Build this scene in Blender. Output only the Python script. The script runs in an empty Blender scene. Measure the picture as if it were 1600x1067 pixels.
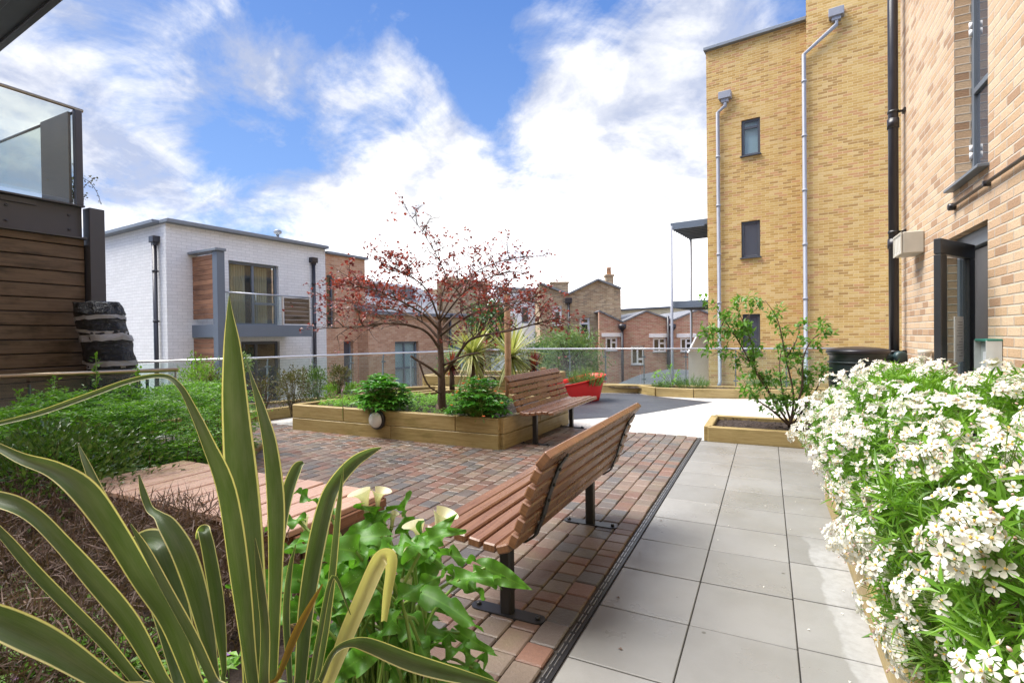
import bpy, math, random
import numpy as np
from mathutils import Vector, Matrix, noise, Quaternion
R = math.radians
rnd = random.Random(7)
SC = bpy.context.scene
COL = SC.collection
PI = math.pi
# ------------------------------------------------------------------ camera and site survey helpers
F_PX, W_PX, H_PX, EYE = 800.0, 1600.0, 1067.0, 1.4
CAM = Matrix.Rotation(R(26.5), 3, 'Z') @ Matrix.Rotation(PI/2 - R(.6), 3, 'X') @ Matrix.Rotation(R(-.7), 3, 'Z')
O = Vector((0, 0, EYE))
def ray(px, py): return CAM @ Vector(((px - W_PX/2)/F_PX, -(py - H_PX/2)/F_PX, -1.0))
def G(px, py, z=0.0):
    d = ray(px, py); return O + d*((z - EYE)/d.z)
def D(px, py, depth): return O + ray(px, py)*depth
def onX(px, py, X): d = ray(px, py); return O + d*(X/d.x)
def vt(px, py, P, d):            # distance along and height on the upright plane through P with direction d
    r = ray(px, py); det = -r.x*d[1] + d[0]*r.y
    s = (-P[0]*d[1] + d[0]*P[1])/det; t = (r.x*P[1] - r.y*P[0])/det
    return t, EYE + s*r.z
# ------------------------------------------------------------------ mesh collecting
def V(*a): return Vector(a)
class MB:
    def __init__(s): s.v = []; s.f = []; s.uv = []; s.m = []; s.sm = []
    def add(s, verts, faces, uvs=None, mi=0, smooth=False):
        b = len(s.v); s.v.extend(verts)
        for k, f in enumerate(faces):
            s.f.append([b + i for i in f]); s.m.append(mi); s.sm.append(smooth)
            s.uv.append(uvs[k] if uvs else None)
    def quad(s, a, b, c, d, uv=None, mi=0): s.add([a, b, c, d], [(0, 1, 2, 3)], [uv] if uv else None, mi)
    def box(s, c, size, rot=None, b=0.0, grain=None, mi=0):
        c = Vector(c); h = Vector(size)/2; b = min(b, min(h)*.49)
        rot = rot or Matrix.Identity(3)
        off = (rnd.random()*20, rnd.random()*20) if grain is not None else (0, 0)
        if b <= 0:
            P = [V(x*h.x, y*h.y, z*h.z) for x in (-1, 1) for y in (-1, 1) for z in (-1, 1)]
            FS = [(0, 1, 3, 2), (4, 6, 7, 5), (0, 4, 5, 1), (2, 3, 7, 6), (0, 2, 6, 4), (1, 5, 7, 3)]
        else:
            P = []; idx = {}
            for x in (-1, 1):
                for y in (-1, 1):
                    for z in (-1, 1):
                        for a in range(3):
                            q = V(x*(h.x - b), y*(h.y - b), z*(h.z - b)); q[a] += (x, y, z)[a]*b
                            idx[(x, y, z, a)] = len(P); P.append(q)
            FS = []
            cyc = [(-1, -1), (1, -1), (1, 1), (-1, 1)]
            for a in range(3):
                u, w = (a + 1) % 3, (a + 2) % 3
                for sg in (-1, 1):
                    fc = []
                    for (p, q) in cyc:
                        t = [0, 0, 0]; t[a] = sg; t[u] = p; t[w] = q; fc.append(idx[(t[0], t[1], t[2], a)])
                    FS.append(fc if sg > 0 else fc[::-1])
                for p in (-1, 1):
                    for q in (-1, 1):
                        t0 = [0, 0, 0]; t0[a] = -1; t0[u] = p; t0[w] = q
                        t1 = list(t0); t1[a] = 1
                        fc = [idx[(*t0, u)], idx[(*t1, u)], idx[(*t1, w)], idx[(*t0, w)]]
                        FS.append(fc if p*q > 0 else fc[::-1])
            for x in (-1, 1):
                for y in (-1, 1):
                    for z in (-1, 1):
                        fc = [idx[(x, y, z, a)] for a in range(3)]
                        FS.append(fc if x*y*z > 0 else fc[::-1])
        uvs = None
        if grain is not None:
            uvs = []
            for fc in FS:
                n = (P[fc[1]] - P[fc[0]]).cross(P[fc[2]] - P[fc[1]])
                na = max(range(3), key=lambda i: abs(n[i]))
                if na == grain:
                    o1, o2 = (grain + 1) % 3, (grain + 2) % 3
                    uvs.append([(P[i][o1]*.6 + off[0], P[i][o2] + off[1]) for i in fc])
                else:
                    o = 3 - grain - na
                    uvs.append([(P[i][grain] + off[0], P[i][o] + off[1] + na*3.3) for i in fc])
        s.add([c + rot @ p for p in P], FS, uvs, mi)
    def bar(s, a, b, w, h, bev=0.0, mi=0, grain=True, up=V(0, 0, 1)):      # box between two points
        a = Vector(a); b = Vector(b); x = (b - a); L = x.length; x.normalize()
        if abs(x.dot(up)) > .98: up = V(0, 1, 0)
        y = up.cross(x).normalized(); z = x.cross(y)
        s.box((a + b)/2, (L, w, h), Matrix((x, y, z)).transposed(), bev, 0 if grain else None, mi)
    def tube(s, pts, rad, seg=8, mi=0, cap=True):
        pts = [Vector(p) for p in pts]; n = len(pts)
        if not hasattr(rad, '__len__'): rad = [rad]*n
        vs = []; fs = []; ref = None
        for i, p in enumerate(pts):
            t = (pts[min(i + 1, n - 1)] - pts[max(i - 1, 0)])
            t = t.normalized() if t.length > 1e-9 else V(0, 0, 1)
            if ref is None:
                ref = t.orthogonal().normalized()
            else:
                ref = (ref - t*ref.dot(t));
                ref = ref.normalized() if ref.length > 1e-6 else t.orthogonal().normalized()
            bi = t.cross(ref)
            for k in range(seg):
                an = 2*PI*k/seg; vs.append(p + (ref*math.cos(an) + bi*math.sin(an))*rad[i])
        for i in range(n - 1):
            for k in range(seg):
                k2 = (k + 1) % seg
                fs.append((i*seg + k, i*seg + k2, (i + 1)*seg + k2, (i + 1)*seg + k))
        if cap:
            fs.append(tuple(range(seg))[::-1]); fs.append(tuple((n - 1)*seg + k for k in range(seg)))
        s.add(vs, fs, None, mi, True)
    def lathe(s, prof, c, seg=24, mi=0, axis=None):
        c = Vector(c); rot = axis.to_track_quat('Z', 'Y').to_matrix() if axis else Matrix.Identity(3)
        vs = []; fs = []
        for (r, z) in prof:
            for k in range(seg):
                an = 2*PI*k/seg; vs.append(c + rot @ V(r*math.cos(an), r*math.sin(an), z))
        for i in range(len(prof) - 1):
            for k in range(seg):
                k2 = (k + 1) % seg
                fs.append((i*seg + k, i*seg + k2, (i + 1)*seg + k2, (i + 1)*seg + k))
        fs.append(tuple(range(seg))[::-1]); fs.append(tuple((len(prof) - 1)*seg + k for k in range(seg)))
        s.add(vs, fs, None, mi, True)
    def prism(s, poly, z0, z1, mi=0):
        n = len(poly); vs = [V(p[0], p[1], z0) for p in poly] + [V(p[0], p[1], z1) for p in poly]
        fs = [tuple(range(n))[::-1], tuple(range(n, 2*n))] + [(i, (i + 1) % n, n + (i + 1) % n, n + i) for i in range(n)]
        s.add(vs, fs, None, mi)
    def leaf(s, p, d, n, L, W, fold=.18, droop=0.0, mi=0):
        d = d.normalized(); w = d.cross(n)
        if w.length < 1e-4: w = d.orthogonal()
        w.normalize(); n = w.cross(d)
        m = p + d*L*.45; t = p + d*L - n*droop*L
        up = n*W*fold
        s.add([p, m + w*W*.5 + up, m - w*W*.5 + up, t, m - n*droop*L*.2],
              [(0, 1, 4), (0, 4, 2), (4, 1, 3), (2, 4, 3)],
              [[(0, .5), (.45, 1), (.45, .5)], [(0, .5), (.45, .5), (.45, 0)], [(.45, .5), (.45, 1), (1, .5)], [(.45, 0), (.45, .5), (1, .5)]], mi)
    def blade(s, pts, ws, ns, mi=0, vfold=.15):                            # ribbon with a keel, u across and v along
        n = len(pts); vs = []; fs = []; uv = []; acc = 0
        for i in range(n):
            t = (pts[min(i + 1, n - 1)] - pts[max(i - 1, 0)]).normalized()
            w = t.cross(ns[i]); w = w.normalized() if w.length > 1e-5 else t.orthogonal().normalized()
            nn = w.cross(t)
            for k, u in enumerate((-1, -.5, 0, .5, 1)):
                vs.append(pts[i] + w*ws[i]*.5*u + nn*ws[i]*vfold*(abs(u) - .4))
        for i in range(n - 1):
            L = (pts[i + 1] - pts[i]).length
            for k in range(4):
                fs.append((i*5 + k, i*5 + k + 1, i*5 + k + 6, i*5 + k + 5))
                uv.append([(k/4, acc), ((k + 1)/4, acc), ((k + 1)/4, acc + L), (k/4, acc + L)])
            acc += L
        s.add(vs, fs, uv, mi, True)
    def build(s, name, mats, parent=None, loc=None):
        me = bpy.data.meshes.new(name)
        off = Vector(loc) if loc is not None else None
        vs = [tuple(v - off) for v in s.v] if off is not None else [tuple(v) for v in s.v]
        me.from_pydata(vs, [], s.f)
        if not isinstance(mats, (list, tuple)): mats = [mats]
        for m in mats: me.materials.append(m)
        if max(s.m, default=0) > 0: me.polygons.foreach_set('material_index', s.m)
        me.polygons.foreach_set('use_smooth', s.sm)
        uvl = me.uv_layers.new(name='UVMap'); out = []
        for fi, f in enumerate(s.f):
            u = s.uv[fi]
            if u is None:
                a, b, c = Vector(vs[f[0]]), Vector(vs[f[1]]), Vector(vs[f[2]])
                n = (b - a).cross(c - b)
                if n.length > 0: n.normalize()
                if abs(n.z) > .75:
                    for i in f: out += [vs[i][0], vs[i][1]]
                else:
                    t = V(-n.y, n.x, 0); t = t.normalized() if t.length > 1e-6 else V(1, 0, 0)
                    zz = 1.0/max(.3, math.sqrt(max(0, 1 - n.z*n.z)))
                    for i in f: out += [vs[i][0]*t.x + vs[i][1]*t.y, vs[i][2]*zz]
            else:
                for q in u: out += [q[0], q[1]]
        uvl.data.foreach_set('uv', out)
        me.update()
        o = bpy.data.objects.new(name, me); COL.objects.link(o)
        if off is not None: o.location = off
        if parent: o.parent = parent
        return o
def thing(name, label, cat, loc=(0, 0, 0), group=None):
    o = bpy.data.objects.new(name, None); COL.objects.link(o); o.location = loc; o.empty_display_size = .2
    return tag(o, label, cat, group)
def tag(o, label, cat, group=None):
    o['label'] = label; o['category'] = cat
    if group: o['group'] = group
    return o
def part(mb, name, mat, parent, label=None):                               # vertices arrive in site space, stored in the thing's own space
    root = parent
    while root.parent: root = root.parent
    if root.type == 'EMPTY':
        off = Vector(root.location); mb.v = [Vector(v) - off for v in mb.v]
    o = mb.build(name, mat, parent, None)
    if label: o['label'] = label
    return o
def struct(mb, name, mat):
    o = mb.build(name, mat); o['kind'] = 'structure'; return o
def copy_tree(o, parent=None):
    c = o.copy(); COL.objects.link(c)
    if parent: c.parent = parent
    for ch in list(o.children): copy_tree(ch, c)
    return c
# ------------------------------------------------------------------ material helpers
class NT:
    def __init__(s, name):
        s.mat = bpy.data.materials.new(name); s.mat.use_nodes = True; s.t = s.mat.node_tree; s.n = s.t.nodes; s.l = s.t.links
        s.out = s.n['Material Output']; s.b = s.n['Principled BSDF']
    def new(s, typ, **kw):
        n = s.n.new(typ)
        for k, v in kw.items(): setattr(n, k, v)
        return n
    def lk(s, a, b): s.l.new(a, b)
    def math(s, op, a, b=None, c=None, clamp=False):
        n = s.n.new('ShaderNodeMath'); n.operation = op; n.use_clamp = clamp
        for i, x in enumerate((a, b, c)):
            if x is None: continue
            if isinstance(x, (int, float)): n.inputs[i].default_value = x
            else: s.l.new(x, n.inputs[i])
        return n.outputs[0]
    def mix(s, fac, a, b, typ='MIX'):
        n = s.n.new('ShaderNodeMix'); n.data_type = 'RGBA'; n.blend_type = typ
        for i, x in ((0, fac), (6, a), (7, b)):
            if isinstance(x, (int, float)): n.inputs[i].default_value = x if i == 0 else (x, x, x, 1)
            elif isinstance(x, tuple): n.inputs[i].default_value = (*x[:3], 1)
            else: s.l.new(x, n.inputs[i])
        return n.outputs[2]
    def ramp(s, fac, stops, interp='LINEAR'):
        n = s.n.new('ShaderNodeValToRGB'); r = n.color_ramp; r.interpolation = interp
        while len(r.elements) < len(stops): r.elements.new(.5)
        for e, (p, c) in zip(r.elements, stops):
            e.position = p; e.color = (*c, 1) if isinstance(c, tuple) else (c, c, c, 1)
        s.l.new(fac, n.inputs[0]); return n.outputs[0]
    def noise(s, vec=None, scale=5, detail=4, rough=.55, dist=0):
        n = s.n.new('ShaderNodeTexNoise'); n.inputs['Scale'].default_value = scale; n.inputs['Detail'].default_value = detail
        n.inputs['Roughness'].default_value = rough; n.inputs['Distortion'].default_value = dist
        if vec is not None: s.l.new(vec, n.inputs['Vector'])
        return n.outputs[0]
    def mapping(s, vec, scale=(1, 1, 1), loc=(0, 0, 0)):
        n = s.n.new('ShaderNodeMapping'); n.inputs['Scale'].default_value = scale; n.inputs['Location'].default_value = loc
        s.l.new(vec, n.inputs[0]); return n.outputs[0]
    def uv(s): return s.n.new('ShaderNodeTexCoord').outputs['UV']
    def obj(s): return s.n.new('ShaderNodeTexCoord').outputs['Object']
    def pos(s): return s.n.new('ShaderNodeNewGeometry').outputs['Position']
    def island(s): return s.n.new('ShaderNodeNewGeometry').outputs['Random Per Island']
    def bump(s, h, strength=.3, dist=.01):
        n = s.n.new('ShaderNodeBump'); n.inputs['Strength'].default_value = strength; n.inputs['Distance'].default_value = dist
        s.l.new(h, n.inputs['Height']); s.l.new(n.outputs[0], s.b.inputs['Normal'])
    def col(s, c):
        if isinstance(c, tuple): s.b.inputs['Base Color'].default_value = (*c[:3], 1)
        else: s.l.new(c, s.b.inputs['Base Color'])
    def rough(s, r):
        if isinstance(r, (int, float)): s.b.inputs['Roughness'].default_value = r
        else: s.l.new(r, s.b.inputs['Roughness'])
    def set(s, **kw):
        for k, v in kw.items(): s.b.inputs[k.replace('_', ' ')].default_value = v
def m_plain(name, c, rough=.5, metal=0.0, var=.12, scale=9, bump=0.0, spec=.5):
    t = NT(name); n = t.noise(t.pos(), scale, 5, .6)
    t.col(t.mix(n, tuple(x*(1 - var) for x in c), tuple(min(1, x*(1 + var)) for x in c)))
    t.rough(t.math('MULTIPLY_ADD', n, .2, rough - .1)); t.set(Metallic=metal, Specular_IOR_Level=spec)
    if bump: t.bump(t.noise(t.pos(), scale*8, 4), bump, .004)
    return t.mat
def m_brick(name, cols, mortar, bw=.225, bh=.075, joint=.011, dirt=.25, bump=.6, rough=.85, big=1.0):
    t = NT(name); sep = t.new('ShaderNodeSeparateXYZ'); t.lk(t.uv(), sep.inputs[0]); u, v = sep.outputs[0], sep.outputs[1]
    wob = t.math('MULTIPLY', t.math('SUBTRACT', t.noise(t.uv(), 3, 3), .5), .006)
    v = t.math('ADD', v, wob)
    vr = t.math('DIVIDE', v, bh); row = t.math('FLOOR', vr); fv = t.math('FRACT', vr)
    odd = t.math('MULTIPLY', t.math('FLOORED_MODULO', row, 2), .5)
    ur = t.math('ADD', t.math('DIVIDE', u, bw), odd); col = t.math('FLOOR', ur); fu = t.math('FRACT', ur)
    wn = t.new('ShaderNodeTexWhiteNoise', noise_dimensions='2D'); cb = t.new('ShaderNodeCombineXYZ')
    t.lk(col, cb.inputs[0]); t.lk(row, cb.inputs[1]); t.lk(cb.outputs[0], wn.inputs['Vector'])
    def edge(f, size):
        d = t.math('MINIMUM', f, t.math('SUBTRACT', 1.0, f)); d = t.math('MULTIPLY', d, size)
        jit = t.math('MULTIPLY_ADD', t.noise(t.uv(), 60, 2), .006, -.003)
        mr = t.new('ShaderNodeMapRange', interpolation_type='SMOOTHSTEP'); mr.inputs[1].default_value = joint*.35; mr.inputs[2].default_value = joint*.75
        t.lk(t.math('ADD', d, jit), mr.inputs[0]); return mr.outputs[0]
    mask = t.math('MULTIPLY', edge(fu, bw), edge(fv, bh))
    n = len(cols); c = t.ramp(wn.outputs['Value'], [(i/n, q) for i, q in enumerate(cols)], 'CONSTANT')
    fine = t.noise(t.mapping(t.uv(), (1, 2.2, 1)), 38, 5, .7)
    c = t.mix(t.math('MULTIPLY', t.ramp(fine, [(.35, 0.0), (.75, 1.0)]), .45), c, t.mix(1.0, c, (.42, .36, .3), 'MULTIPLY'))
    c = t.mix(mask, mortar, c)
    lg = t.noise(t.uv(), .55*big, 5, .6)
    lk_ = t.noise(t.mapping(t.uv(), (2.6, .16, 1)), 1.4, 5, .65)
    c = t.mix(t.math('MULTIPLY', t.ramp(lk_, [(.52, 0.0), (.75, 1.0)]), dirt*1.1), c, t.mix(1.0, c, (.62, .58, .52), 'MULTIPLY'))
    c = t.mix(t.math('MULTIPLY', t.ramp(lg, [(.4, 0.0), (.75, 1.0)]), dirt), c, t.mix(1.0, c, (.5, .45, .4), 'MULTIPLY'))
    t.col(c); t.rough(rough); t.set(Specular_IOR_Level=.25)
    t.bump(t.math('ADD', mask, t.math('MULTIPLY', fine, .5)), bump, .012)
    return t.mat
def m_wood(name, stops, rough=.5, gs=(1.2, 26, 1), spec=.5, bump=.25, island=.35, dark=(.3, .25, .22), stain=.5, wet=0.0):
    t = NT(name); uv = t.uv()
    g = t.noise(t.mapping(uv, gs), 2.2, 6, .65, .6)
    g2 = t.noise(t.mapping(uv, (gs[0]*3, gs[1]*3, 1)), 3, 4, .6)
    c = t.ramp(t.math('MULTIPLY_ADD', g2, .25, t.math('MULTIPLY', g, .85)), stops)
    isl = t.island(); c = t.mix(t.math('MULTIPLY', isl, island), c, t.mix(1.0, c, dark, 'MULTIPLY'))
    st = t.noise(t.mapping(uv, (1.3, 3, 1)), 1.6, 4, .6)
    c = t.mix(t.math('MULTIPLY', t.ramp(st, [(.5, 0.0), (.68, 1.0)]), stain), c, t.mix(1.0, c, dark, 'MULTIPLY'))
    t.col(c); r = t.noise(t.pos(), 7, 4, .6)
    t.rough(t.ramp(r, [(.35, max(.05, rough - wet)), (.65, rough)])); t.set(Specular_IOR_Level=spec)
    t.bump(g2, bump, .003); return t.mat
def m_leaf(name, cols, rough=.4, trans=.3, spec=.5, tcol=None, spots=None, vein=0.0):
    t = NT(name); r = t.island(); n = len(cols)
    c = t.ramp(r, [(i/max(1, n - 1), q) for i, q in enumerate(cols)])
    nz = t.noise(t.pos(), 12, 3); c = t.mix(t.math('MULTIPLY', nz, .4), c, t.mix(1.0, c, (.62, .66, .6), 'MULTIPLY'))
    if vein:
        sp = t.new('ShaderNodeSeparateXYZ'); t.lk(t.uv(), sp.inputs[0])
        w = t.math('ABSOLUTE', t.math('SUBTRACT', sp.outputs[1], .5))
        c = t.mix(t.ramp(w, [(0, vein), (.06, 0.0)]), c, t.mix(1.0, c, (1.9, 1.7, 1.6), 'MULTIPLY'))
    if spots:
        vz = t.new('ShaderNodeTexVoronoi'); vz.inputs['Scale'].default_value = spots; t.lk(t.pos(), vz.inputs['Vector'])
        c = t.mix(t.ramp(vz.outputs['Distance'], [(.05, .6), (.13, 0.0)]), c, (.4, .52, .32))
    t.col(c); t.rough(rough); t.set(Specular_IOR_Level=spec)
    tr = t.new('ShaderNodeBsdfTranslucent'); mx = t.new('ShaderNodeMixShader'); mx.inputs[0].default_value = trans
    t.lk(t.mix(1.0, c, tcol or (1.5, 1.6, .7), 'MULTIPLY'), tr.inputs[0]); t.lk(t.b.outputs[0], mx.inputs[1]); t.lk(tr.outputs[0], mx.inputs[2])
    t.lk(mx.outputs[0], t.out.inputs[0]); return t.mat
def m_glass(name, tint=(.86, .93, .9), refl=1.0, frost=0.0):
    t = NT(name); tr = t.new('ShaderNodeBsdfTransparent'); tr.inputs[0].default_value = (*tint, 1)
    gl = t.new('ShaderNodeBsdfGlossy'); gl.inputs['Roughness'].default_value = .02
    lw = t.new('ShaderNodeFresnel'); lw.inputs[0].default_value = 1.5; gm = t.new('ShaderNodeNewGeometry')
    ff = t.math('MULTIPLY', t.math('MULTIPLY', lw.outputs[0], refl, clamp=True), t.math('SUBTRACT', 1.0, gm.outputs['Backfacing']))
    mx = t.new('ShaderNodeMixShader'); t.lk(ff, mx.inputs[0])
    t.lk(tr.outputs[0], mx.inputs[1]); t.lk(gl.outputs[0], mx.inputs[2]); last = mx.outputs[0]
    if frost:
        df = t.new('ShaderNodeBsdfDiffuse'); df.inputs[0].default_value = (.75, .78, .78, 1)
        m2 = t.new('ShaderNodeMixShader'); n = t.noise(t.pos(), 1.7, 4, .6)
        t.lk(t.math('MULTIPLY', t.ramp(n, [(.3, .2), (.8, 1.0)]), frost), m2.inputs[0]); t.lk(last, m2.inputs[1]); t.lk(df.outputs[0], m2.inputs[2]); last = m2.outputs[0]
    t.lk(last, t.out.inputs[0]); return t.mat
def m_pane(name, c=(.02, .025, .03), rough=.03, spec=.9):
    t = NT(name); t.col(c); t.rough(rough); t.set(Specular_IOR_Level=spec); t.bump(t.noise(t.pos(), 2.2, 2), .06, .02); return t.mat
M = {}
M['brick_yellow'] = m_brick('yellow_stock_brick', [(.57, .36, .12), (.62, .41, .15), (.52, .32, .10), (.66, .46, .20), (.59, .38, .13), (.43, .255, .09), (.57, .31, .14), (.63, .43, .16)], (.61, .46, .23), bw=.205, bh=.062, joint=.010, dirt=.24, bump=.4)
M['brick_buff'] = m_brick('buff_brick', [(.60, .42, .26), (.66, .48, .32), (.55, .37, .23), (.70, .53, .36), (.45, .29, .18), (.63, .44, .28), (.68, .50, .33)], (.56, .49, .40), dirt=.2, bump=.8)
M['brick_white'] = m_brick('white_painted_brick', [(.85, .84, .81), (.88, .87, .84), (.87, .86, .83), (.83, .82, .79)], (.62, .61, .58), bh=.088, bw=.25, dirt=.08, joint=.010, bump=.5)
M['brick_orange'] = m_brick('orange_brick', [(.58, .32, .19), (.63, .37, .23), (.54, .29, .17), (.67, .42, .27), (.60, .34, .20)], (.58, .44, .33), dirt=.15)
M['brick_brown'] = m_brick('weathered_london_brick', [(.48, .36, .22), (.54, .41, .25), (.42, .30, .18), (.58, .46, .30), (.46, .31, .19), (.34, .26, .17)], (.52, .45, .34), dirt=.35, big=.7)
M['brick_red'] = m_brick('old_red_brick', [(.52, .26, .18), (.57, .31, .21), (.47, .23, .15), (.52, .34, .22), (.60, .37, .26)], (.56, .46, .38), dirt=.4, big=.8)
M['render_white'] = m_plain('white_render', (.8, .8, .79), .8, 0, .04, 2)
M['render_cream'] = m_plain('cream_render', (.62, .52, .33), .85, 0, .12, 3)
M['grey_steel'] = m_plain('grey_painted_steel', (.13, .155, .185), .42, 0, .08, 4)
M['dark_steel'] = m_plain('dark_painted_steel', (.065, .07, .082), .4, 0, .15, 5)
M['coping'] = m_plain('grey_coping_metal', (.20, .22, .24), .45, .2, .1, 3)
M['black_metal'] = m_plain('black_powder_coat', (.018, .018, .02), .38, 0, .25, 14, .1)
M['black_plastic'] = m_plain('black_plastic_pipe', (.022, .02, .024), .33, 0, .15, 6)
M['grey_pipe'] = m_plain('grey_plastic_pipe', (.27, .28, .31), .4, 0, .08, 6)
M['stainless'] = m_plain('brushed_steel', (.55, .55, .55), .33, .85, .08, 12)
M['brass_rail'] = m_plain('warm_steel_rail', (.50, .40, .27), .33, .75, .12, 10)
M['white_upvc'] = m_plain('white_window_plastic', (.8, .8, .8), .4, 0, .03, 3)
M['red_plastic'] = m_plain('red_moulded_plastic', (.62, .018, .012), .35, 0, .08, 5)
M['pink_label'] = m_plain('faded_label_print', (.72, .13, .11), .5, 0, .1, 30)
M['slate'] = m_brick('slate_roof', [(.22, .23, .25), (.26, .27, .29), (.19, .20, .22), (.24, .245, .26)], (.08, .085, .09), bw=.3, bh=.22, joint=.014, dirt=.3, rough=.5)
M['roof_felt'] = m_plain('grey_roof_felt', (.085, .09, .1), .5, 0, .3, 3, .3)
M['lamp_white'] = m_plain('opal_lamp_glass', (.72, .72, .7), .25, 0, .05, 6)
M['lamp_box'] = m_plain('weathered_cream_metal', (.46, .43, .36), .5, 0, .15, 8)
M['pane'] = m_pane('dark_window_glass'); M['pane_sky'] = m_pane('reflecting_window_glass', (.06, .07, .09), .02, 1.2)
M['glass'] = m_glass('balustrade_glass', (.88, .93, .91), .8, .06)
M['glass_clear'] = m_glass('clear_door_glass', (.82, .86, .85), 1.6, .05)
M['glass_dirty'] = m_glass('weathered_balcony_glass', (.88, .92, .91), .9, .05)
M['glass_frosted'] = m_glass('frosted_screen_glass', (.9, .95, .95), .8, .8)
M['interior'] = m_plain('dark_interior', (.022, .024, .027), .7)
M['grey_door'] = m_plain('dark_grey_door', (.03, .033, .037), .35, 0, .1, 5)
M['curtain'] = m_wood('gold_curtain_cloth', [(.2, (.30, .22, .12)), (.5, (.62, .50, .30)), (.8, (.50, .40, .26))], .8, (26, .8, 1), .2, .3, .1, stain=.2)
M['paper'] = m_plain('notice_paper', (.75, .77, .8), .6, 0, .03, 9); M['print'] = m_plain('grey_print', (.35, .37, .42), .7)
M['pale_sky_blind'] = m_plain('pale_blind', (.55, .66, .70), .6, 0, .05, 3)
WD = (.42, .36, .3)
M['sleeper'] = m_wood('treated_softwood_sleeper', [(.2, (.15, .10, .035)), (.45, (.30, .215, .085)), (.62, (.40, .30, .13)), (.85, (.26, .19, .07))], .62, (1.0, 15, 1), .35, .3, .35, (.5, .52, .35), .6, .2)
M['bench'] = m_wood('wet_hardwood_slat', [(.2, (.07, .03, .016)), (.45, (.175, .082, .042)), (.65, (.265, .135, .072)), (.85, (.135, .06, .032))], .42, (1.1, 30, 1), .6, .25, .5, (.5, .42, .38), .5, .22)
M['deck'] = m_wood('pale_wet_decking', [(.2, (.36, .21, .145)), (.45, (.50, .31, .22)), (.65, (.57, .385, .285)), (.85, (.43, .27, .19))], .36, (1.1, 26, 1), .6, .25, .4, (.6, .52, .47), .12, .18)
M['clad'] = m_wood('stained_timber_cladding', [(.2, (.042, .03, .021)), (.42, (.10, .07, .046)), (.62, (.175, .12, .075)), (.85, (.13, .092, .06))], .5, (.9, 22, 1), .45, .3, .6, (.28, .27, .22), .95, .15)
M['clad_red'] = m_wood('cedar_cladding', [(.2, (.13, .05, .028)), (.45, (.33, .15, .075)), (.65, (.42, .21, .11)), (.85, (.22, .10, .055))], .6, (.9, 20, 1), .3, .3, .7, (.45, .42, .42), .7, .1)
M['post_wood'] = m_wood('round_timber_post', [(.2, (.28, .16, .08)), (.5, (.42, .25, .13)), (.8, (.48, .30, .165))], .65, (18, 1, 1), .3, .2, .1)
M['bark'] = m_wood('dark_bark', [(.2, (.045, .03, .022)), (.5, (.11, .075, .055)), (.8, (.17, .125, .095))], .8, (8, 8, 1), .2, .5, .1)
M['twig'] = m_plain('brown_twig', (.10, .062, .045), .7, 0, .3, 30)
M['green_stem'] = m_leaf('green_stem', [(.16, .27, .05), (.26, .38, .09)], .35, .15)
def m_ground(name, c1, c2, scale, rough, wet, bump=.3, bscale=60, dist=.006):
    t = NT(name); n = t.noise(t.pos(), scale, 6, .65); f = t.noise(t.pos(), bscale, 4, .7)
    c = t.mix(t.ramp(n, [(.3, 0.0), (.7, 1.0)]), c1, c2); c = t.mix(t.math('MULTIPLY', f, .45), c, t.mix(1.0, c, (.55, .55, .55), 'MULTIPLY'))
    t.col(c); t.rough(t.ramp(t.noise(t.pos(), 1.3, 5, .6), [(.38, rough - wet), (.62, rough)])); t.bump(f, bump, dist); return t.mat
M['soil'] = m_ground('bark_mulch', (.03, .019, .013), (.075, .046, .03), 9, .8, .25, 1.0, 45, .03)
M['pale_paving'] = m_ground('pale_concrete_paving', (.58, .56, .51), (.66, .63, .58), 1.5, .5, .28, .12, 120, .002)
M['rubber'] = m_ground('black_rubber_surface', (.045, .047, .055), (.065, .068, .077), 2, .62, .16, .5, 170, .004)
M['mortar'] = m_ground('jointing_sand', (.035, .03, .025), (.06, .052, .042), 8, .8, .2, .4, 90, .004)
M['street'] = m_ground('street_asphalt', (.05, .05, .052), (.07, .07, .07), 3, .8, .1)
# pavers: one random tone per block
t = NT('tumbled_clay_pavers'); r = t.island()
c = t.ramp(r, [(0, (.145, .088, .066)), (.12, (.185, .13, .098)), (.24, (.128, .104, .09)), (.36, (.20, .108, .076)), (.48, (.175, .135, .104)), (.6, (.135, .092, .072)), (.72, (.22, .155, .118)), (.84, (.115, .104, .098)), (.94, (.175, .096, .068))], 'CONSTANT')
f = t.noise(t.pos(), 70, 5, .7); n2 = t.noise(t.pos(), 5, 4, .6)
c = t.mix(t.math('MULTIPLY', t.ramp(f, [(.3, 0.0), (.75, 1.0)]), .5), c, t.mix(1.0, c, (.5, .48, .45), 'MULTIPLY'))
c = t.mix(t.math('MULTIPLY', t.ramp(n2, [(.5, 0.0), (.72, 1.0)]), .4), c, (.17, .15, .08))
t.col(c); t.rough(t.ramp(t.noise(t.pos(), 2.1, 5, .65), [(.36, .30), (.62, .58)])); t.bump(f, .6, .006); M['paver'] = t.mat
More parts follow.
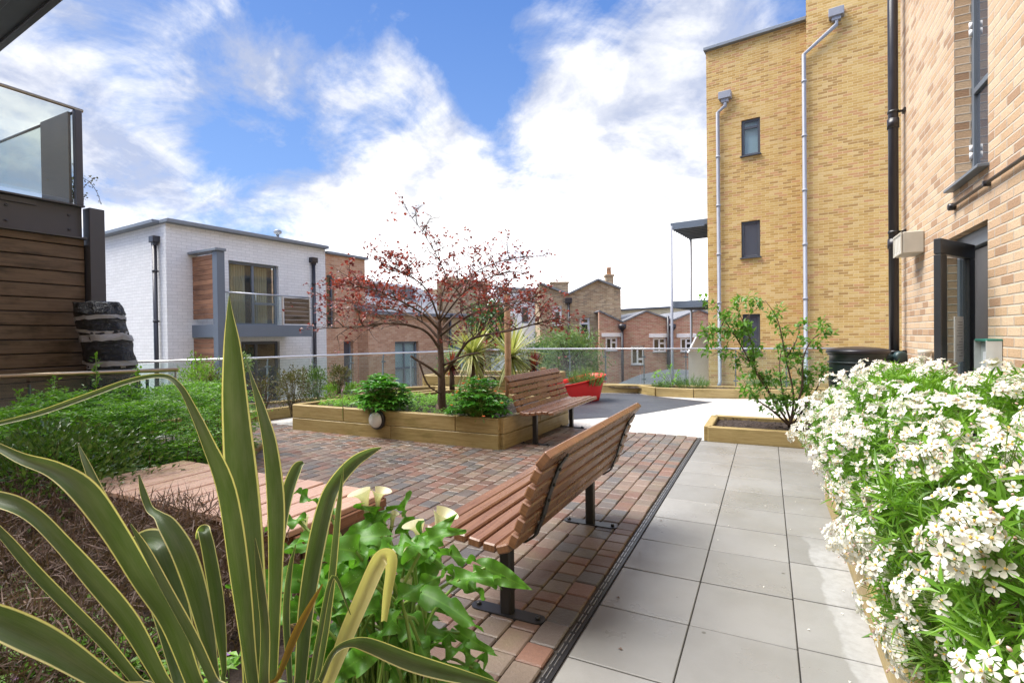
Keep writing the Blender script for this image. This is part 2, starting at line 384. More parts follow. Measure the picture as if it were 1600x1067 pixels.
# slabs with a limescale spill along the hedge edge
t = NT('concrete_slabs'); r = t.island(); f = t.noise(t.pos(), 160, 3, .7); n2 = t.noise(t.pos(), 1.6, 6, .65)
c = t.mix(r, (.215, .211, .198), (.27, .265, .25)); c = t.mix(t.math('MULTIPLY', t.ramp(f, [(.35, 0.0), (.7, 1.0)]), .3), c, (.2, .2, .19))
c = t.mix(t.math('MULTIPLY', t.ramp(n2, [(.42, 0.0), (.7, 1.0)]), .45), c, (.15, .145, .128))
sp = t.new('ShaderNodeSeparateXYZ'); t.lk(t.pos(), sp.inputs[0])
ex = t.math('ADD', t.math('MULTIPLY_ADD', sp.outputs[1], .03, sp.outputs[0]), t.math('ADD', t.math('MULTIPLY_ADD', t.noise(t.pos(), 1.6, 3, .5), .34, -.17), t.math('MULTIPLY_ADD', t.noise(t.pos(), 14, 8, .7, .3), .07, -.035)))
msk = t.math('MULTIPLY', t.ramp(ex, [(.345, 0.0), (.36, .9), (.42, 1.0)]), t.ramp(t.math('DIVIDE', sp.outputs[1], 10.0), [(.16, 1.0), (.37, 1.0), (.41, 0.0)]))
c = t.mix(t.math('MULTIPLY', msk, t.ramp(t.noise(t.pos(), 26, 5, .7), [(.25, .25), (.6, .9)])), c, (.36, .36, .355))
st = t.new('ShaderNodeTexVoronoi'); st.inputs['Scale'].default_value = 4.5; t.lk(t.pos(), st.inputs['Vector'])
c = t.mix(t.ramp(st.outputs['Distance'], [(.035, .85), (.05, 0.0)]), c, (.08, .075, .06))
t.col(c); t.rough(t.ramp(t.noise(t.pos(), 1.8, 5, .65), [(.36, .24), (.64, .5)])); t.bump(f, .25, .003); M['slab'] = t.mat
# black sheeting with crumples
t = NT('black_polythene'); t.col((.014, .014, .016)); t.rough(.22)
t.bump(t.math('ADD', t.noise(t.mapping(t.pos(), (3, 3, 9)), 3, 5, .6, 1.2), t.noise(t.pos(), 22, 4, .6, 1.0)), .8, .05); M['polythene'] = t.mat
t = NT('grey_duct_tape'); t.col(t.mix(t.noise(t.pos(), 9, 4), (.2, .2, .21), (.36, .36, .37))); t.rough(.35)
t.bump(t.noise(t.mapping(t.pos(), (4, 4, 14)), 4, 5, .6, 1.0), .6, .03); M['tape'] = t.mat
# flax leaf: cream margins, green body with faint stripes, wax bloom
def m_flax(name, body, margin, orange=.0):
    t = NT(name); sp = t.new('ShaderNodeSeparateXYZ'); t.lk(t.uv(), sp.inputs[0])
    e = t.math('ABSOLUTE', t.math('MULTIPLY_ADD', sp.outputs[0], 2.0, -1.0))
    wv = t.math('MULTIPLY_ADD', t.noise(t.mapping(t.uv(), (2, 2.5, 1)), 2, 3), .06, -.03)
    e2 = t.math('ADD', e, wv)
    stripe = t.noise(t.mapping(t.uv(), (46, .6, 1)), 1.5, 5, .75)
    b = t.mix(t.ramp(stripe, [(.36, 0.0), (.62, 1.0)]), body[0], body[1]); b = t.mix(t.math('MULTIPLY', t.island(), .55), b, t.mix(1.0, b, (.62, .66, .62), 'MULTIPLY')); cl = t.noise(t.mapping(t.uv(), (1.5, 4, 1)), 1.2, 4, .6)
    b = t.mix(t.ramp(cl, [(.4, 0.0), (.7, .7)]), b, body[2])
    c = t.mix(t.ramp(e2, [(.84, 0.0), (.89, 1.0)]), b, margin)
    c = t.mix(t.ramp(e, [(.965, 0.0), (.985, .7)]), c, (.20, .07, .02))
    t.col(c); t.rough(t.ramp(t.noise(t.pos(), 30, 3), [(.3, .30), (.7, .5)])); t.set(Specular_IOR_Level=.5)
    t.bump(stripe, .35, .003)
    tr = t.new('ShaderNodeBsdfTranslucent'); mx = t.new('ShaderNodeMixShader'); mx.inputs[0].default_value = .36
    t.lk(t.mix(1.0, c, (1.4, 1.5, .6), 'MULTIPLY'), tr.inputs[0]); t.lk(t.b.outputs[0], mx.inputs[1]); t.lk(tr.outputs[0], mx.inputs[2])
    t.lk(mx.outputs[0], t.out.inputs[0]); return t.mat
M['flax'] = m_flax('variegated_flax_leaf', ((.045, .085, .032), (.105, .155, .055), (.135, .165, .115)), (.68, .64, .34))
M['flax_pale'] = m_flax('faded_flax_leaf', ((.62, .55, .27), (.68, .62, .36), (.55, .50, .24)), (.66, .60, .33))
M['flax_rust'] = m_flax('rust_flax_leaf', ((.30, .15, .025), (.22, .15, .04), (.18, .15, .05)), (.42, .22, .03))
M['lily_leaf'] = m_leaf('arum_leaf', [(.05, .16, .02), (.09, .24, .03), (.15, .33, .05)], .46, .35, .45, None, 95, .5)
M['spathe'] = m_leaf('cream_spathe', [(.72, .70, .42), (.78, .76, .55)], .45, .3, .4, (1.1, 1.1, .8))
M['spadix'] = m_plain('yellow_spadix', (.7, .5, .08), .7)
M['cercis'] = m_leaf('dark_red_leaf', [(.11, .036, .038), (.19, .055, .048), (.27, .085, .05), (.14, .045, .05)], .4, .35, .4, (1.9, .9, .7))
M['choisya'] = m_leaf('narrow_green_leaf', [(.08, .20, .02), (.15, .31, .035), (.21, .40, .05), (.10, .23, .025)], .36, .35)
M['petal'] = m_leaf('white_petal', [(.80, .79, .72), (.86, .85, .80), (.72, .69, .58)], .55, .3, .3, (1.05, 1.03, .95))
M['stamen'] = m_plain('yellow_stamen', (.72, .48, .10), .7)
M['bud'] = m_leaf('pink_bud', [(.62, .38, .36), (.74, .58, .52)], .5, .2)
M['hedge_leaf'] = m_leaf('small_glossy_leaf', [(.085, .21, .018), (.14, .31, .028), (.21, .42, .045), (.11, .25, .025)], .34, .42)
M['bush_leaf'] = m_leaf('bright_bush_leaf', [(.10, .22, .03), (.17, .32, .045), (.23, .37, .06)], .4, .35)
M['olive_leaf'] = m_leaf('olive_brown_leaf', [(.075, .075, .025), (.12, .12, .04), (.10, .065, .03), (.06, .09, .03)], .45, .3)
M['dark_leaf'] = m_leaf('dark_bush_leaf', [(.045, .10, .022), (.075, .15, .03), (.11, .18, .04)], .28, .25)
M['lime_leaf'] = m_leaf('lime_ground_leaf', [(.16, .34, .03), (.24, .46, .05), (.12, .27, .035)], .4, .4)
M['hell_leaf'] = m_leaf('hellebore_leaf', [(.05, .20, .025), (.09, .28, .035), (.13, .36, .05)], .3, .3)
M['willow_leaf'] = m_leaf('grey_green_leaf', [(.10, .17, .06), (.15, .23, .085), (.20, .27, .10)], .5, .35)
M['tree_leaf'] = m_leaf('tree_leaf', [(.045, .11, .035), (.07, .15, .045), (.10, .19, .055)], .45, .3)
M['shrub_leaf'] = m_leaf('fresh_shrub_leaf', [(.07, .19, .025), (.11, .26, .035), (.16, .30, .05)], .33, .4, .5, None, None, .3)
M['rosemary'] = m_leaf('needle_leaf', [(.07, .15, .04), (.11, .22, .055), (.15, .27, .07)], .5, .3)
M['cordy'] = m_leaf('striped_strap_leaf', [(.40, .40, .17), (.20, .24, .07), (.52, .50, .26), (.30, .30, .10)], .45, .3)
M['cordy_red'] = m_leaf('red_strap_leaf', [(.16, .025, .03), (.28, .06, .04), (.10, .02, .03)], .4, .3)
M['brown_twigs'] = m_leaf('dead_brown_twig', [(.07, .045, .034), (.13, .085, .065), (.20, .135, .105), (.05, .034, .027)], .6, .1, .3)
M['orange_petal'] = m_leaf('orange_petal', [(.75, .08, .02), (.8, .16, .03)], .5, .3)
M['purple_petal'] = m_leaf('purple_petal', [(.3, .22, .6), (.45, .2, .45)], .5, .3)
M['dry_leaf'] = m_leaf('dry_leaf', [(.4, .12, .03), (.5, .2, .05)], .6, .2)
# ================================================================== camera, sky, sun
cam = bpy.data.cameras.new('camera'); cam.sensor_width = 36; cam.lens = 36*F_PX/W_PX; cam.clip_start = .05; cam.clip_end = 2000
co = bpy.data.objects.new('camera', cam); COL.objects.link(co); co.matrix_world = Matrix.Translation(O) @ CAM.to_4x4(); SC.camera = co
SC.view_settings.view_transform = 'Standard'; SC.view_settings.look = 'None'; SC.view_settings.exposure = EXPO = 1.85
SC.cycles.max_bounces = 8; SC.cycles.transparent_max_bounces = 24
SUN_AZ, SUN_EL = R(-106), R(60)                      # measured from +Y towards +X
sd = V(math.sin(SUN_AZ)*math.cos(SUN_EL), math.cos(SUN_AZ)*math.cos(SUN_EL), math.sin(SUN_EL))
sl = bpy.data.lights.new('sun', 'SUN'); sl.energy = 2.6; sl.angle = R(44); sl.color = (1, .955, .89)
so = bpy.data.objects.new('sun', sl); COL.objects.link(so); so.rotation_euler = sd.to_track_quat('Z', 'Y').to_euler(); so.location = (-30, 0, 40)
w = bpy.data.worlds.new('World'); SC.world = w; w.use_nodes = True; t = NT.__new__(NT); t.t = w.node_tree; t.n = t.t.nodes; t.l = t.t.links
bg = t.n['Background']; bg.inputs['Strength'].default_value = .085
sky = t.new('ShaderNodeTexSky', sky_type='NISHITA'); sky.sun_disc = False; sky.sun_elevation = SUN_EL; sky.sun_rotation = SUN_AZ; sky.air_density = 1.0; sky.dust_density = .6; sky.ozone_density = 3
tc = t.new('ShaderNodeTexCoord'); dirv = tc.outputs['Generated']
sx = t.new('ShaderNodeSeparateXYZ'); t.lk(dirv, sx.inputs[0]); z = t.math('MAXIMUM', sx.outputs[2], 0.0)
inv = t.math('DIVIDE', 1.0, t.math('ADD', z, .42))
sc = t.new('ShaderNodeVectorMath', operation='SCALE'); t.lk(dirv, sc.inputs[0]); t.lk(inv, sc.inputs['Scale'])
flat = sc.outputs[0]
n1 = t.noise(t.mapping(flat, (1, 1, 1), (3.1, 7.7, 1.3)), 2.6, 10, .62, .5)
n2 = t.noise(t.mapping(flat, (1, 1, 1), (9.3, 2.2, 4.0)), 5.0, 10, .64, .5)
def blobs(lst):
    acc = None
    for (px, py, r, wgt) in lst:
        d = ray(px, py).normalized()
        dn = t.new('ShaderNodeVectorMath', operation='DISTANCE'); dn.inputs[1].default_value = d
        nv = t.new('ShaderNodeVectorMath', operation='NORMALIZE'); t.lk(dirv, nv.inputs[0]); t.lk(nv.outputs[0], dn.inputs[0])
        e = t.math('DIVIDE', dn.outputs['Value'], r); e = t.math('MULTIPLY', t.math('EXPONENT', t.math('MULTIPLY', t.math('MULTIPLY', e, e), -1.0)), wgt)
        acc = e if acc is None else t.math('ADD', acc, e)
    return acc
BL = [(690, 270, .15, .36), (600, 330, .16, .25), (760, 340, .14, .32), (900, 350, .13, .32), (1010, 300, .16, .25), (1060, 170, .14, .16), (1090, 40, .14, .26), (880, 185, .09, .26), (900, 90, .09, .18), (820, 170, .05, .1), (690, 200, .06, .12),
      (480, 340, .12, .12), (340, 120, .10, .15), (620, 90, .06, .24), (450, 110, .07, .12), (130, 170, .2, .17), (250, 290, .16, .18), (60, 240, .2, .16), (330, 60, .12, .10), (1020, 400, .2, .4), (800, 430, .18, .4), (640, 400, .14, .25), (30, 60, .15, .1),
      (520, 190, .09, -.10), (600, 160, .08, -.13), (700, 90, .10, -.26), (765, 190, .08, -.30), (805, 262, .05, -.34), (870, 275, .045, -.22), (430, 285, .08, -.18), (540, 245, .06, -.12), (730, 15, .12, -.25), (260, 50, .12, -.18), (175, 345, .07, -.22), (550, 30, .10, -.14), (955, 15, .07, -.22), (330, 215, .06, -.12), (410, 40, .1, -.1)]
hz = t.ramp(z, [(0.0, .30), (.10, .16), (.26, 0.0)])
den = t.math('ADD', t.math('ADD', t.math('MULTIPLY_ADD', n1, 1.55, -.47), t.math('MULTIPLY', t.math('SUBTRACT', n2, .5), 1.05)), t.math('ADD', blobs(BL), hz))
cov = t.ramp(den, [(.30, 0.0), (.46, .38), (.62, .84), (.78, 1.0)])
n3 = t.noise(t.mapping(flat, (1, 1, 1), (1.0, 5.0, 2.0)), 4.2, 8, .6, .4)
lit = t.math('ADD', t.ramp(n3, [(.38, 0.0), (.60, 1.0)]), t.math('MULTIPLY', t.math('SUBTRACT', den, .75), 1.2), clamp=True)
cl = t.mix(lit, (1.8, 2.02, 2.65), (3.85, 3.85, 3.9))
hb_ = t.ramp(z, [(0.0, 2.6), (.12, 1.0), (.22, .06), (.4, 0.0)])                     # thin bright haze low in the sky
dfill = t.new('ShaderNodeVectorMath', operation='DISTANCE'); dfill.inputs[1].default_value = V(.62, -.42, .66).normalized(); t.lk(dirv, dfill.inputs[0])  # added fill lobe in the unseen sky, away from the sun, brightening the facades
gl_ = t.math('DIVIDE', dfill.outputs['Value'], .6); gl_ = t.math('MULTIPLY', t.math('EXPONENT', t.math('MULTIPLY', t.math('MULTIPLY', gl_, gl_), -1.0)), 20.0)
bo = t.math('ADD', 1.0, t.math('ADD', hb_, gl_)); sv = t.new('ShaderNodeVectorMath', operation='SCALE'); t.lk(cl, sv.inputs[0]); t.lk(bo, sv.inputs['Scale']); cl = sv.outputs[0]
blue = t.mix(.85, sky.outputs[0], t.mix(t.ramp(z, [(0.0, 0.0), (.6, 1.0)]), (1.0, 1.75, 3.35), (.27, .75, 2.2)))
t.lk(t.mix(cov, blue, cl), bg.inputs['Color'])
# ================================================================== ground
def sheet(poly, z, name, mat):
    mb = MB(); mb.add([V(p[0], p[1], z) for p in poly], [tuple(range(len(poly)))]); return struct(mb, name, mat)
mb = MB(); mb.add([V(-400, -400, -3.4), V(400, -400, -3.4), V(400, 400, -3.4), V(-400, 400, -3.4)], [(0, 1, 2, 3)]); struct(mb, 'street_ground', M['street'])
# podium: a thick deck whose edge follows the glass rail
RAIL = [V(*G(180, 567, 1.02)[:2], 0), V(*G(400, 558.6, 1.04)[:2], 0), V(*G(560, 552.7, 1.05)[:2], 0), V(*G(740, 547.3, 1.05)[:2], 0), V(*G(815, 545, 1.05)[:2], 0), V(*G(1000, 545, 1.05)[:2], 0), V(*G(1325, 544, 1.05)[:2], 0)]
out = [p + V(-.12, .12, 0) for p in RAIL]
pod = [(-11.5, -6)] + [(-11.5, 3.0)] + [(p.x, p.y) for p in out] + [(2.3, 13.2), (3, 8.0), (3, -6)]
mb = MB(); mb.prism(pod[::-1], -3.4, -.004); struct(mb, 'podium_deck', M['pale_paving'])
sheet([(-11.3, -5.8), (2.8, -5.8), (2.8, 8.05), (1.62, 8.2), (1.5, 13.0), (-2.8, 12.5), (-5.85, 12.5), (-6.8, 11.2), (-8.9, 6.5), (-9.3, 5.0), (-11.3, 3.2)][::1], 0.0, 'pale_paving', M['pale_paving'])
aw = [G(*p) for p in ((1114, 628.3), (1030, 620), (998, 615.5), (946, 614.5), (870, 614), (800, 618), (800, 640), (870, 657), (905, 655), (960, 651.5), (1000, 647.5))]
sheet([(p.x, p.y) for p in aw][::-1], .004, 'rubber_play_surface', M['rubber'])
# brick pavers, laid in columns along the path, every block its own tumbled shape
sheet([(-7.75, -1.0), (-.80, -1.0), (-.80, 7.26), (-2.84, 7.26), (-2.84, 5.75), (-7.75, 5.75)], .004, 'jointing_sand', M['mortar'])
mb = MB(); x = -.845
r2 = random.Random(3)
while x > -7.7:
    wd = .134; y = 1.15 + r2.random()*.1
    ymax = 7.24 if x > -2.95 else 5.72
    while y < ymax:
        L = r2.choice((.095, .145, .145, .19)); L = min(L, ymax - y + .02)
        if L < .05: break
        jx = (r2.random() - .5)*.006
        mb.box((x - wd/2 + jx, y + L/2, -.006 + r2.random()*.004), (wd - .005 - r2.random()*.003, L - .005 - r2.random()*.003, .05),
               Matrix.Rotation((r2.random() - .5)*.025, 3, 'Z') @ Matrix.Rotation((r2.random() - .5)*.016, 3, 'X') @ Matrix.Rotation((r2.random() - .5)*.016, 3, 'Y'), .006)
        y += L
    x -= wd
struct(mb, 'brick_paving', M['paver'])
# slab path
sheet([(-.79, -1.0), (1.6, -1.0), (1.6, 7.1), (-.79, 7.1)], .003, 'path_bedding', M['mortar'])
mb = MB(); xs = [-.783, -.343, .112, .56, 1.01, 1.5]
for i in range(5):
    y = .65 + (0 if i < 2 else (.02 if i == 2 else .1))
    while y < 7.02:
        L = .474
        if i == 2 and 4.9 < y < 5.2: L = .19
        if y + L > 7.02: L = 7.02 - y
        if L < .05: break
        mb.box(((xs[i] + xs[i+1])/2, y + L/2, -.008 + r2.random()*.002), (xs[i+1] - xs[i] - .0055, L - .010, .04), Matrix.Rotation((r2.random()-.5)*.006, 3, 'X'), .003)
        y += L
struct(mb, 'slab_path', M['slab'])
sheet([(1.5, 5.0), (1.62, 5.0), (1.62, 8.1), (1.5, 8.1)], .006, 'wall_footing_strip', M['slab'])
# slot drain between the pavers and the slabs
dr = thing('drain_channel', 'long thin black slot drain between the brick pavers and the grey slabs', 'drain', (-.815, 4, 0))
mb = MB(); mb.box((-.812, 4.0, .006), (.042, 6.5, .008)); part(mb, 'channel', M['black_metal'], dr)
mb = MB()
for xx in (-.829, -.812):
    y = .9
    while y < 7.2: mb.box((xx, y + .045, .0115), (.0035, .072, .004)); y += .09
part(mb, 'slotted_grate', M['stainless'], dr)
# debris on the path
for (px, py) in ((1005, 751), (1034, 812), (1001, 862), (971, 934), (976, 1014)):
    p = G(px, py, .014); mb = MB(); mb.leaf(p - V(.006, .006, 0), V(rnd.random() - .5, rnd.random() - .5, .05).normalized(), V(0, 0, 1), .022, .016, .3)
    o = mb.build('fallen_leaf', M['brown_twigs']); tag(o, 'tiny dark dead leaf scrap lying on the pale slab path', 'leaf', 'leaf scraps on the slab path')
rp = random.Random(17)
for k in range(16):
    p = V(rp.uniform(-.5, .40), rp.uniform(1.9, 5.2), .0155); mb = MB(); a_ = rp.random()*6
    mb.leaf(p, V(math.cos(a_), math.sin(a_), .03), V(0, 0, 1), rp.uniform(.012, .02), rp.uniform(.008, .012), .3)
    o = mb.build('fallen_petal', M['petal']); tag(o, 'tiny white petal fallen on the grey slab path', 'petal', 'petals fallen on the slab path')
# ================================================================== timber planters
def sleeper_run(mb, pts, z0, n, h=.2, th=.1, closed=False, piece=1.9):
    pts = [V(*p[:2], 0) for p in pts]
    if closed: pts = pts + [pts[0]]
    for a, b in zip(pts[:-1], pts[1:]):
        dv = (b - a); L = dv.length; dv.normalize()
        for k in range(n):
            s = 0.0; first = True
            while s < L - .02:
                q = min(L - s, piece*(.55 if first and k % 2 else 1.0)); first = False
                if L - s - q < .25: q = L - s
                a2 = a + dv*(s + .002); b2 = a + dv*(s + q - .002)
                zz = z0 + h*k + h/2
                mb.bar(a2 + V(0, 0, zz), b2 + V(0, 0, zz), th - (k % 2)*.006, h - .004, .008); s += q
def planter(name, label, poly, n, soil, cat='planter', h=.2, th=.1, closed=True, soil_poly=None, piece=1.9, z0=0.0, group=None):
    cx = sum(p[0] for p in poly)/len(poly); cy = sum(p[1] for p in poly)/len(poly)
    o = thing(name, label, cat, (cx, cy, 0), group)
    mb = MB(); sleeper_run(mb, poly, z0, n, h, th, closed, piece); part(mb, 'timber_wall', M['sleeper'], o)
    sp = soil_poly or poly; mb = MB(); c = V(sum(p[0] for p in sp)/len(sp), sum(p[1] for p in sp)/len(sp), soil)
    # lumpy soil: a fan subdivided
    m = 14; vs = [c + V(0, 0, .03)]; fs = []
    ring = []
    n_ = len(sp)
    for i in range(n_):
        a = V(*sp[i][:2], soil); b = V(*sp[(i+1) % n_][:2], soil)
        for k in range(8): ring.append(a.lerp(b, k/8))
    for j in range(1, m + 1):
        for p in ring:
            q = c.lerp(p, j/m); q.z += .035*noise.noise(q*4) + .02*noise.noise(q*13); vs.append(q)
    k = len(ring)
    for i in range(k): fs.append((0, 1 + i, 1 + (i+1) % k))
    for j in range(m - 1):
        for i in range(k):
            i2 = (i+1) % k; fs.append((1 + j*k + i, 1 + (j+1)*k + i, 1 + (j+1)*k + i2, 1 + j*k + i2))
    mb.add(vs, fs, None, 0, True)
    # bark chips
    for _ in range(int(260*abs((max(p[0] for p in sp) - min(p[0] for p in sp))*(max(p[1] for p in sp) - min(p[1] for p in sp))))):
        i = rnd.randrange(n_); a = V(*sp[i][:2], 0); b = V(*sp[(i+1) % n_][:2], 0); q = V(c.x, c.y, 0).lerp(a.lerp(b, rnd.random()), math.sqrt(rnd.random())*.97)
        q.z = soil + .015 + .035*noise.noise(V(q.x, q.y, soil)*4)
        mb.leaf(q, V(rnd.uniform(-1, 1), rnd.uniform(-1, 1), rnd.uniform(-.1, .4)), V(rnd.uniform(-.4, .4), rnd.uniform(-.4, .4), 1), rnd.uniform(.02, .05), rnd.uniform(.01, .022), .2)
    part(mb, 'mulch', M['soil'], o)
    return o
mainP = [(-6.50, 5.53), (-2.93, 5.53), (-2.86, 7.62), (-5.6, 8.35), (-6.35, 6.7)]
pl = planter('raised_planter', 'large two sleeper high timber planter with the red leaved tree', mainP, 2, .34)
p2 = planter('raised_planter', 'low timber planter of bare mulch behind the red leaved tree', [(-6.3, 7.3), (-5.72, 7.12), (-5.3, 8.5), (-6.1, 8.7), (-6.6, 8.2)], 2, .30)
p3 = planter('raised_planter', 'tall mossy timber planter under the two striped spiky palms', [(-6.5, 8.85), (-4.1, 9.25), (-4.1, 10.8), (-6.6, 10.4)], 3, .52)
sp_ = planter('raised_planter', 'low single sleeper planter of bark mulch with the leafy shrub', [(-.70, 7.09), (.95, 7.09), (.95, 8.1), (-.70, 8.1)], 1, .15)
hp = planter('raised_planter', 'long weathered planter edge under the white flowering hedge', [(.47, -.9), (.47, 4.95), (1.45, 4.95), (1.45, -.9)], 1, .17)
# edging beds by the rail
lb = [G(360, 663.5), G(397, 660), G(458, 651), G(545, 640)]
bed_l = planter('planting_bed', 'sleeper edged shrub bed along the rail before the white building', [(lb[0].x - .3, lb[0].y - 1.0), (lb[1].x, lb[1].y), (lb[2].x, lb[2].y), (-6.9, 8.6), (-7.45, 9.3), (-8.9, 5.9), (-9.3, 4.6)], 1, .14, 'bed')
bb = [G(930, 613.5), G(998, 614), G(1026, 619), G(1084, 621.5), G(1187, 623), G(1330, 626)]
bed_r = planter('planting_bed', 'sleeper edged bed along the glass rail before the yellow tower', [(b.x, b.y) for b in bb] + [(1.35, 12.85), (-2.75, 12.4), (-4.2, 12.4)], 1, .15, 'bed')
# front bed: soil with a low edging towards the pavers
fb = planter('planting_bed', 'dark soil bed full of flax and lilies beside the near bench', [(-1.38, -.8), (-1.38, 1.62), (-2.25, 1.72), (-4.3, 1.72), (-4.5, 2.1), (-6.6, 2.0), (-6.6, -.8)], 1, .06, 'bed', .09, .09)
hb = planter('planting_bed', 'soil bed under the clipped green hedge beside the decking platform', [(-4.4, 2.62), (-5.75, 4.35), (-6.6, 4.25), (-6.75, 2.12), (-4.5, 2.12)], 1, .06, 'bed', .09, .09)
# bulkhead lamps
def bulkhead(c, axis, r, label):
    o = thing('bulkhead_light', label, 'light', c, 'round bulkhead lights on the planters'); axis = axis.normalized()
    mb = MB(); mb.lathe([(r*.95, 0), (r, .015), (r, .04), (r*.9, .052), (r*.78, .055)], c, 32, 0, axis); part(mb, 'backplate', M['black_plastic'], o)
    mb = MB(); mb.lathe([(r*.80, .05), (r*.80, .062), (r*.72, .085), (r*.5, .105), (r*.2, .115), (.002, .117)], c, 32, 0, axis); part(mb, 'lamp_cover', M['lamp_white'], o)
q = vt(591, 655, (-6.5, 5.47), (1, 0)); bulkhead(V(-6.5 + q[0], 5.47, q[1]), V(.0, -1, 0), .135, 'white dome light with black rim on the planter front')
q = D(768, 597, 9.9); bulkhead(q, V(.25, -1, 0), .12, 'white dome light half hidden behind the orange flowers')
# ================================================================== benches
def make_bench(label):
    o = thing('park_bench', label, 'bench', (-1.17, 2.93, 0), 'slatted park benches on the brick paving')
    y0, y1 = 2.05, 3.82; yc = (y0 + y1)/2
    seat = [(-1.475, .452), (-1.395, .455), (-1.315, .447), (-1.235, .436), (-1.155, .427), (-1.085, .43)]
    back = [(-1.03, .475), (-.998, .55), (-.972, .627), (-.945, .704), (-.915, .78), (-.878, .853)]
    def slat(x, z, tilt, w=.068, th=.042):
        mb = MB(); mb.box((x, yc, z), (w, y1 - y0, th), Matrix.Rotation(tilt, 3, 'Y'), .007, 1); return mb
    for i, (x, z) in enumerate(seat): part(slat(x, z, [.12, 0, .1, .12, .06, -.35][i]), 'seat_slat', M['bench'], o)
    for i, (x, z) in enumerate(back): part(slat(x, z, R(-68 + i*1.0) if i < 5 else R(-50), .066 if i < 5 else .085, .045), 'back_slat', M['bench'], o)
    for yy in (2.26, 3.6):
        prof = [(-1.46, .425), (-1.3, .418), (-1.16, .398), (-1.06, .398), (-1.012, .432), (-.966, .54), (-.94, .63), (-.912, .71), (-.878, .79), (-.845, .835)]
        mb = MB()
        for a, b in zip(prof[:-1], prof[1:]):
            mb.bar(V(a[0], yy, a[1]), V(b[0], yy, b[1]), .05, .009, .002)
        for (x, z) in back: mb.lathe([(.009, 0), (.008, .006), (.003, .009)], V(x + .032, yy, z - .012), 8, 0, V(1, 0, -.35))
        part(mb, 'support_bar', M['black_metal'], o)
        mb = MB(); mb.box((-1.17, yy, .20), (.06, .06, .40), None, .008); part(mb, 'leg', M['black_metal'], o)
        mb = MB(); m = []
        for k in range(24):
            an = 2*PI*k/24; m.append((-1.17 + (.16 if math.cos(an) > 0 else -.16) + .042*math.cos(an), yy + .042*math.sin(an)))
        mb.prism(m, .016, .027); mb.prism([(-1.17 + (a + 1.17)*.99, b) for a, b in m], .010, .0165)
        pt = part(mb, 'base_plate', M['black_metal'], o)
        for sx in (-1, 1):
            mb = MB(); mb.lathe([(.013, 0), (.013, .010), (.008, .014), (.001, .015)], V(-1.17 + sx*.165, yy, .027), 10)
            part(mb, 'anchor_bolt', M['black_metal'], pt)
    return o
b1 = make_bench('near brown slatted bench seen from behind beside the slab path')
b2 = copy_tree(b1); b2['label'] = 'brown slatted bench facing the path with its back to the large planter'
b2.location = (-2.655, 6.63, 0); b2.rotation_euler = (0, 0, PI)
# ================================================================== decking platform
dk = thing('decking_platform', 'low wooden platform of pale wet planks beside the clipped hedge', 'platform', (-3.2, 2.1, 0))
xx = -4.27; 
while xx < -2.25:
    mb = MB(); mb.bar(V(xx + .085, 1.80, .405 + .003*math.sin(xx*37)), V(xx + .085, 2.53, .405 - .003*math.sin(xx*53)), .156, .034, .004); part(mb, 'plank', M['deck'], dk); xx += .1755
mb = MB()
mb.bar(V(-2.165, 1.83, .355), V(-2.165, 2.50, .355), .03, .065, .004); mb.bar(V(-4.27, 1.83, .36), V(-2.185, 1.83, .36), .03, .055, .004); mb.bar(V(-4.27, 2.52, .36), V(-2.165, 2.52, .36), .03, .055, .004)
part(mb, 'edge_board', M['bench'], dk)
mb = MB()
for yy in (1.88, 2.44): sleeper_run(mb, [(-4.2, yy), (-2.22, yy)], .0, 1, .33, .08)
for xx in (-4.16, -2.26): sleeper_run(mb, [(xx, 1.93), (xx, 2.39)], .0, 1, .325, .08)
part(mb, 'plinth', M['clad'], dk)
# ================================================================== glass balustrade
gb = thing('glass_balustrade', 'long glass balustrade with slim steel handrail round the terrace edge', 'railing', (RAIL[3].x, RAIL[3].y, 0))
def rail_at(px):                                            # point on the rail line seen at this column
    best = None
    for a, b in zip(RAIL[:-1], RAIL[1:]):
        d = (b - a); L = d.length; d.normalize(); s, z = vt(px, 600, a, d)
        if -.02 <= s <= L + .02: best = a + d*s, d
    return best
RZ = 1.05
mb = MB(); mb.tube([p + V(0, 0, RZ - .03*max(0, (3 - i))/3) for i, p in enumerate(RAIL)], .021, 10); part(mb, 'handrail', M['stainless'], gb)
for a, b in zip(RAIL[:-1], RAIL[1:]):
    d = (b - a); L = d.length; d.normalize(); n = max(1, round(L/1.25)); st = L/n; nn = V(d.y, -d.x, 0)
    for k in range(n):
        p = a + d*(st*k + .012); q = a + d*(st*(k+1) - .012)
        mb = MB(); m = (p + q)/2; mb.bar(V(p.x, p.y, .54), V(q.x, q.y, .54), .012, .90, 0, 0, False); part(mb, 'glass_panel', M['glass'], gb)
for px in (300, 420, 491, 551, 601, 645, 725, 838, 889, 945, 1006, 1072, 1150, 1230, 1315):
    q = rail_at(px)
    if not q: continue
    p, d = q; nn = V(-d.y, d.x, 0)
    if nn.dot(p) < 0: nn = -nn
    mb = MB(); pr = [(.02, .0), (.06, .0), (.075, .5), (.075, .75), (.05, .93), (.02, 1.02), (.0, 1.02), (.02, .9), (.03, .7)]
    vs = []
    for sgn in (-.006, .006):
        for (o_, z_) in pr: vs.append(p + nn*(o_*1.5 + .02) + d*sgn*1.5 + V(0, 0, z_))
    k = len(pr); mb.add(vs, [tuple(range(k)), tuple(range(k, 2*k))[::-1]] + [(i, k + i, k + (i+1) % k, (i+1) % k) for i in range(k)])
    for z_ in (.3, .85): mb.bar(p + nn*.06 + V(0, 0, z_) - d*.05, p + nn*.06 + V(0, 0, z_) + d*.05, .03, .03)
    part(mb, 'post', M['grey_steel'], gb)
